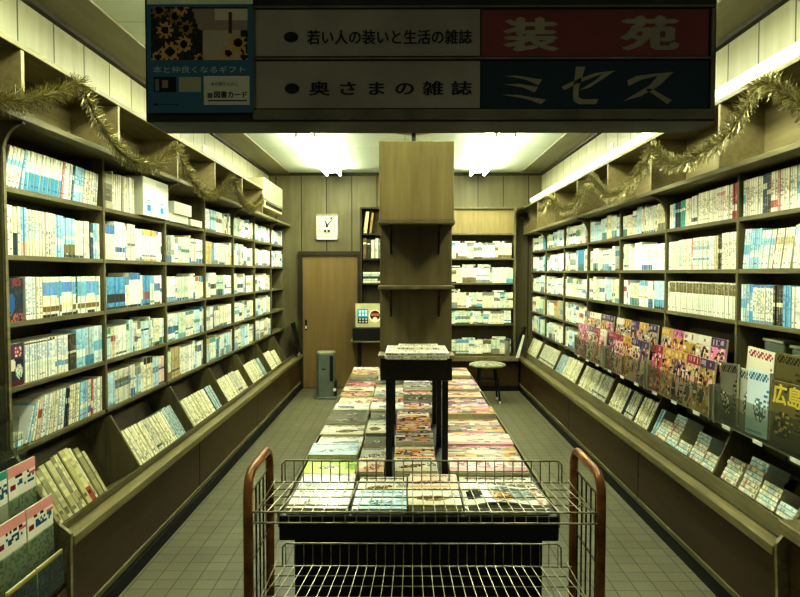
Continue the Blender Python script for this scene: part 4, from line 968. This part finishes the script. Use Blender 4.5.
for a, l, w in ((-.3, .07, .013), (.72, .115, .009)):
    ux, uz = math.sin(a), math.cos(a); px_, pz_ = uz, -ux
    hd.face([(dx_ - px_ * w - ux * .02, 9.1555, dz_ - pz_ * w - uz * .02), (dx_ + px_ * w - ux * .02, 9.1555, dz_ + pz_ * w - uz * .02), (dx_ + px_ * w * .5 + ux * l, 9.1555, dz_ + pz_ * w * .5 + uz * l), (dx_ - px_ * w * .5 + ux * l, 9.1555, dz_ - pz_ * w * .5 + uz * l)], h('2c2c22'))
hd.build('hands', MATTE, ck)
drect(dm, cx - .04, cx - .006, cz - .075, cz - .035, h('4a4a3a')); drect(dm, cx + .006, cx + .04, cz - .075, cz - .035, h('4a4a3a')); dm.build('date_window', MATTE, ck)
NI = mat('clock_ink', h('3f3f30'), .6)
for k in range(1, 13):
    a = k * PI / 6; r0 = .105 / max(abs(math.sin(a)), abs(math.cos(a)))
    r0 = min(r0, .125); X_, Z_ = dx_ + math.sin(a) * r0 * .95, dz_ + math.cos(a) * r0 * .95
    w = .012 if k < 10 else .02; s0 = screen((X_ - w, 9.155, Z_ + .014)); s1 = screen((X_ + w, 9.155, Z_ - .014))
    text(str(k), s0[0], s0[1], s1[0], s1[1], 9.155, NI, ck, 'numeral')
# air conditioner
ac = thing('air_conditioner', (-1.66, 8.2, 2.28), 'cream wall air conditioner above the far end of the left bookcase', 'air conditioner')
MB().box(-1.80, -1.545, 7.62, 8.72, 2.27, 2.60).build('body', noisy('ac_cream', h('c9c19a'), h('b9b18a'), .45, 0, 4), ac, .015)
MB().box(-1.545, -1.535, 7.66, 8.68, 2.345, 2.585).build('front_grille', noisy('ac_grille', h('8a8a74'), h('777763'), .5, .1, 30), ac, .006)
MB().box(-1.546, -1.538, 7.68, 8.66, 2.30, 2.335).build('vent_slot', BLACK, ac)
# heater in front of the door
hx, hy = -.965, 8.5
ht = thing('heater', (hx, hy, 0), 'grey upright heater standing on the floor in front of the door', 'heater')
def rrect(w, d, c=.03, ox=0): return [(hx + ox - w + c, hy - d), (hx + ox + w - c, hy - d), (hx + ox + w, hy - d + c), (hx + ox + w, hy + d - c), (hx + ox + w - c, hy + d), (hx + ox - w + c, hy + d), (hx + ox - w, hy + d - c), (hx + ox - w, hy - d + c)]
MB().prismz(rrect(.145, .14), .0005, .025).build('base', GREYMETAL, ht, .004)
MB().prismz(rrect(.105, .10, .025, -.015), .026, .545).build('body', GREYMETAL, ht, .004)
MB().prismz(rrect(.112, .108, .035, -.012), .546, .575).build('top_cap', STEEL, ht, .006)
MB().box(hx + .045, hx + .085, hy - .112, hy - .1005, .22, .53).build('dark_slot', BLACK, ht)
MB().prismz([(hx + .07, hy - .06), (hx + .12, hy - .06), (hx + .12, hy + .06), (hx + .07, hy + .06)], .026, .22).build('fuel_tank', DARKTRIM, ht, .01)
MB().tube([(hx + .1, hy - .085, .11), (hx + .1, hy - .062, .11)], .02, 12).build('knob', WHITE, ht)
MB().box(hx - .055, hx - .005, hy - .104, hy - .1005, .36, .375).build('name_plate', BLACK, ht)
# round stool
sx, sy = .99, 8.25
so = thing('stool', (sx, sy, 0), 'round stool with a mottled cushion and thin black legs by the back wall', 'stool')
MB().lathe([(.02, .425), (.20, .427), (.222, .437), (.218, .455), (.17, .47), (.02, .478)], sx, sy, 28).build('seat', noisy('stool_fabric', h('b5b394'), h('6f705a'), .9, 0, 22), so, 0, True)
for k in range(4):
    a = PI / 4 + k * PI / 2; ca, sa = math.cos(a), math.sin(a)
    lg = MB().tube([(sx + ca * .13, sy + sa * .13, .40), (sx + ca * .19, sy + sa * .19, .03)], .011, 8).build('leg', BLACK, so)
    MB().tube([(sx + ca * .19, sy + sa * .19, .0005), (sx + ca * .19, sy + sa * .19, .03)], .013, 8).build('foot_tip', WHITE, lg)
ring = [(sx + .155 * math.cos(a * PI / 10), sy + .155 * math.sin(a * PI / 10), .26) for a in range(21)]
MB().tube(ring, .006, 6).build('foot_ring', BLACK, so)
# narrow shelf unit beside the door
sc = thing('narrow_bookcase', (-.35, 9.1, 0), 'narrow dark shelf unit on the back wall right of the door', 'bookcase')
NX0, NX1 = -.575, .08
MB().box(NX0, NX1, YB - .012, YB - .001, .50, 2.40).build('back_panel', WBACK, sc)
for x in (NX0, NX1): MB().box(x - .013, x + .013, 9.02, YB - .012, .86, 2.40).build('upright', DARKTRIM, sc, .002)
for z in (1.145, 1.41, 1.735, 2.06, 2.40): MB().box(NX0 + .013, NX1 - .013, 9.02, YB - .012, z - .022, z).build('shelf_board', DARKTRIM, sc, .002)
rb = random.Random(9)
def nb(x, z, t, hh, d, lean, label, flat=False):
    if flat: M = Matrix.Translation((x + hh, 9.03, z)) @ Matrix.Rotation(-PI / 2, 4, 'Y')
    else: M = Matrix.Translation((x, 9.03, z + (t * math.sin(lean) if lean > 0 else 0))) @ Matrix.Rotation(lean, 4, 'Y')
    o = book_mb(t, hh, .12, d, rb.random(), 3, 14).build('binder_book', BOOK); o.matrix_world = M
    me = page_mb(t, hh, .12).mesh('page_block'); me.materials.append(PAGES); p = bpy.data.objects.new('page_block', me); C.objects.link(p); p.parent = o
    tag(o, label, 'book', 'books on the narrow shelf unit')
nb(-.545, 2.061, .045, .28, D('cfc08a', 'tan', [], (.5, .6), '9a8d60', .2), -.12 + .24, 'tan book leaning on the narrow unit\'s top shelf')
nb(-.47, 2.061, .03, .27, D('8a7448', 'brown', [], (.5, .6), '6a5a38', .2), .12, 'brown book leaning behind the tan one on the narrow unit\'s top shelf')
for k, (c, n_) in enumerate((('6b5a3a', 'brown'), ('3d3a2e', 'black'), ('d8d0a8', 'cream'), ('c9c6b0', 'grey'), ('7fa8b4', 'blue'), ('d9d4b4', 'pale'))):
    nb(-.55 + k * .052, 1.736, .045, .26 - .01 * (k % 3), D(c, n_, [(.7, .8, 'e6e0c4')], (.3, .6), '55503c', .4), 0, f'{n_} upright book, {ordn(k + 1)} from the door on the narrow unit')
for k in range(5): nb(-.55, 1.411 + k * .029, .028, .24, [cs, cs2, csd, cs3, cs][k], 0, f'book lying {ordn(k + 1)} from the bottom of the flat stack, narrow unit', True)
# card stand with round and square emblems over a dark drawer box
nd = thing('notice_board', (-.42, 8.90, .835), 'cream notice board with a blue square and round emblem beside the door', 'notice')
a0, a1 = at(355.5, 328, 8.9), at(381, 303.5, 8.9)
MB().box(a0.x, a1.x + .02, 8.90, 8.915, a0.z + .01, a1.z).build('board', noisy('notice_cream', h('cdc79c'), h('b9b286'), .6, 0, 10), nd)
e = MB()
def er(x0, y0, x1, y1, col, th=.002, Y=8.899):
    q0, q1 = at(x0, y1, Y), at(x1, y0, Y); e.box(q0.x, q1.x, Y - th, Y, q0.z, q1.z, h(col))
er(357.3, 309, 368.3, 317, '3f9fc4'); er(357.8, 317.3, 368, 323.4, '24262a')
for r_ in range(2):
    for k in range(3): er(358.8 + k * 3.1, 310.3 + r_ * 3.2, 361 + k * 3.1, 312.6 + r_ * 3.2, 'e4eee6', .003); er(359 + k * 3.1, 318.2 + r_ * 2.6, 361 + k * 3.1, 319.8 + r_ * 2.6, 'c9c9b4', .003)
def disc(cx_, cy_, rr_, col, Y): 
    e.face([tuple(at(cx_ + rr_ * math.cos(a * PI / 12), cy_ - rr_ * math.sin(a * PI / 12), Y)) for a in range(24)], h(col))
disc(375, 316, 6.2, 'efe9d0', 8.8985); disc(375, 315.5, 5, '5a2420', 8.898)
e.box(at(370.6, 314, 8.897).x, at(379.4, 314, 8.897).x, 8.896, 8.897, at(375, 316, 8.897).z, at(375, 313.4, 8.897).z, h('b0705c'))
disc(375, 319.6, 2.6, 'e6dfc0', 8.8975)
e.build('emblems', MATTE, nd)
db = thing('drawer_box', (-.4, 8.95, .60), 'black drawer box jutting from the back wall under the notice board', 'drawer box')
b0, b1 = at(352.5, 342, 8.85), at(381, 328.5, 8.85)
MB().box(b0.x, .0, 8.85, 9.18, b0.z + .015, b1.z + .005).build('box', BLACK, db, .004)
MB().box(b0.x - .03, .02, 8.82, 9.18, b0.z - .005, b0.z + .014).build('ledge', WD, db, .002)
struct('trim_6', MB().box(-.575, .02, 9.10, 9.187, .0, b0.z - .008), WDOOR)
# dark folders leaning at the far ends of both counters
bl_ = thing('black_folder', (-1.5, 8.6, .46), 'black folder leaning upright at the far end of the left counter', 'folder')
MB().prism([(-1.39, .4635), (-1.372, .4665), (-1.46, .90), (-1.48, .895)], 8.90, 9.12).build('cover', BLACK, bl_, .003); MB().prism([(-1.37, .4635), (-1.366, .4635), (-1.366, .49), (-1.375, .51)][::-1], 8.78, 9.0).build('clip', GREYMETAL, bl_)
br_ = thing('black_folder', (1.42, 8.7, .47), 'black and white folders leaning at the far end of the right counter', 'folder')
MB().prism([(1.40, .4725), (1.45, .4725), (1.54, .86), (1.50, .865)], 8.72, 8.80).build('cover', BLACK, br_, .002); MB().prism([(1.40, .4725), (1.44, .4725), (1.51, .76), (1.49, .765)], 8.68, 8.715).build('paper', WHITE, br_, .001)
ca = thing('canister', (1.33, 8.94, .46), 'small grey canister on the back counter near the corner', 'canister')
MB().lathe([(.03, .4605), (.034, .465), (.034, .66), (.03, .665)], 1.33, 8.945, 16).build('body', STEEL, ca, 0, True); MB().lathe([(.036, .6655), (.036, .69), (.02, .695)], 1.33, 8.945, 16).build('lid', GREYMETAL, ca, 0, True)

for (px, py), sd, lab in (((206, 152), -1, 'small white socket plate high on the left wall above the bookcase'), ((609, 150), 1, 'small white socket plate high on the right wall above the bookcase')):
    Y = F * 1.80 / abs(px - 405); c_ = at(px, py, Y)
    sk = MB().box(sd * XW - (.009 if sd > 0 else -.001), sd * XW + (-.001 if sd > 0 else .009), Y - .035, Y + .035, c_.z - .06, c_.z + .06).build('wall_socket', WHITE, None, .002); tag(sk, lab, 'socket')
    xx = sd * XW - sd * .0095
    MB().box(min(xx, xx - sd * .001), max(xx, xx - sd * .001), Y - .012, Y + .012, c_.z - .03, c_.z + .03).build('outlet', DARKTRIM, sk)
# ------------------------------------------------------------------ tinsel garlands
def garland(side, xg, pts, label, seed):
    r = random.Random(seed); P = []
    for px, py in pts:
        Y = F * xg / abs(px - 405); P.append(at(px, py, Y))
    path = []
    for i in range(len(P) - 1):                       # Catmull-Rom
        q0, q1, q2, q3 = P[max(i - 1, 0)], P[i], P[i + 1], P[min(i + 2, len(P) - 1)]
        n = max(4, int((q2 - q1).length / .012))
        for k in range(n):
            t = k / n
            path.append(.5 * ((2 * q1) + (q2 - q0) * t + (2 * q0 - 5 * q1 + 4 * q2 - q3) * t * t + (3 * q1 - q0 - 3 * q2 + q3) * t ** 3))
    m = MB()
    t = MB().tube(path, .004, 5)
    for i, p in enumerate(path[:-1]):
        tg = (path[i + 1] - p).normalized()
        for k in range(26):
            v = Vector((r.gauss(0, 1), r.gauss(0, 1), r.gauss(0, 1))); v = (v - tg * v.dot(tg) * .6).normalized()
            if side * v.x > .2: v.x *= .3
            ln = r.uniform(.03, .068); w = v.cross(Vector((r.random(), r.random(), r.random()))).normalized() * .0016
            b = p + tg * r.uniform(-.006, .006); e = b + v * ln + Vector((0, 0, -.006))
            m.face([b - w, b + w, e + w * .6, e - w * .6])
    o = m.build('tinsel_garland', TINSEL); tag(o, label, 'garland', 'gold tinsel garlands'); t.build('cord', WIREDK, o)
garland(-1, 1.46, [(-6, 98), (15, 100), (40, 97), (62, 89), (79, 83), (86, 97), (97, 120), (112, 143), (128, 158), (146, 165), (163, 160), (176, 147), (182, 163), (193, 182), (207, 194), (220, 190), (231, 178), (236, 192), (244, 203), (253, 207), (262, 198)], 'gold tinsel garland draped in swags along the left bookcase top', 1)
garland(1, 1.49, [(812, 108), (795, 98), (778, 86), (762, 84), (750, 100), (738, 122), (722, 140), (702, 153), (682, 163), (665, 160), (654, 147), (645, 165), (630, 185), (614, 196), (602, 188), (592, 178), (584, 192), (574, 205), (562, 209), (550, 198), (546, 207), (541, 212)], 'gold tinsel garland draped in swags along the right bookcase top', 2)
hb = thing('tinsel_bunch', (1.52, 8.85, 2.10), 'dark bushy tinsel bunch hanging at the far end of the right bookcase', 'garland')
r = random.Random(4); m = MB(); c0 = at(523, 216, 8.75)
for k in range(900):
    v = Vector((r.gauss(0, 1), r.gauss(0, 1), r.gauss(0, 1))).normalized(); w = v.cross(Vector((0, .3, 1))).normalized() * .002
    b = c0 + v * .03; e_ = c0 + v * r.uniform(.07, .13); m.face([b - w, b + w, e_ + w, e_ - w])
m.build('strands', noisy('dark_tinsel', h('5d5638'), h('332f1e'), .4, .5, 50), hb); MB().lathe([(.005, c0.z - .03), (.03, c0.z), (.005, c0.z + .03)], c0.x, c0.y, 8).build('knot', WIREDK, hb)

# ------------------------------------------------------------------ light, world, camera
w = bpy.data.worlds.new('World'); bpy.context.scene.world = w; w.use_nodes = True
w.node_tree.nodes['Background'].inputs[0].default_value = (.75, .8, .62, 1); w.node_tree.nodes['Background'].inputs[1].default_value = .24
cam = bpy.data.cameras.new('camera'); cam.sensor_width = 36; cam.lens = F / 800 * 36; cam.clip_start = .05
co = bpy.data.objects.new('camera', cam); C.objects.link(co); co.location = (0, 0, CAM_Z); co.rotation_euler = (PI / 2 - PITCH, 0, YAW)
sc_ = bpy.context.scene; sc_.camera = co
sc_.view_settings.view_transform = 'Standard'; sc_.view_settings.look = 'High Contrast'; sc_.view_settings.exposure = 0.12
sc_.cycles.use_denoising = True
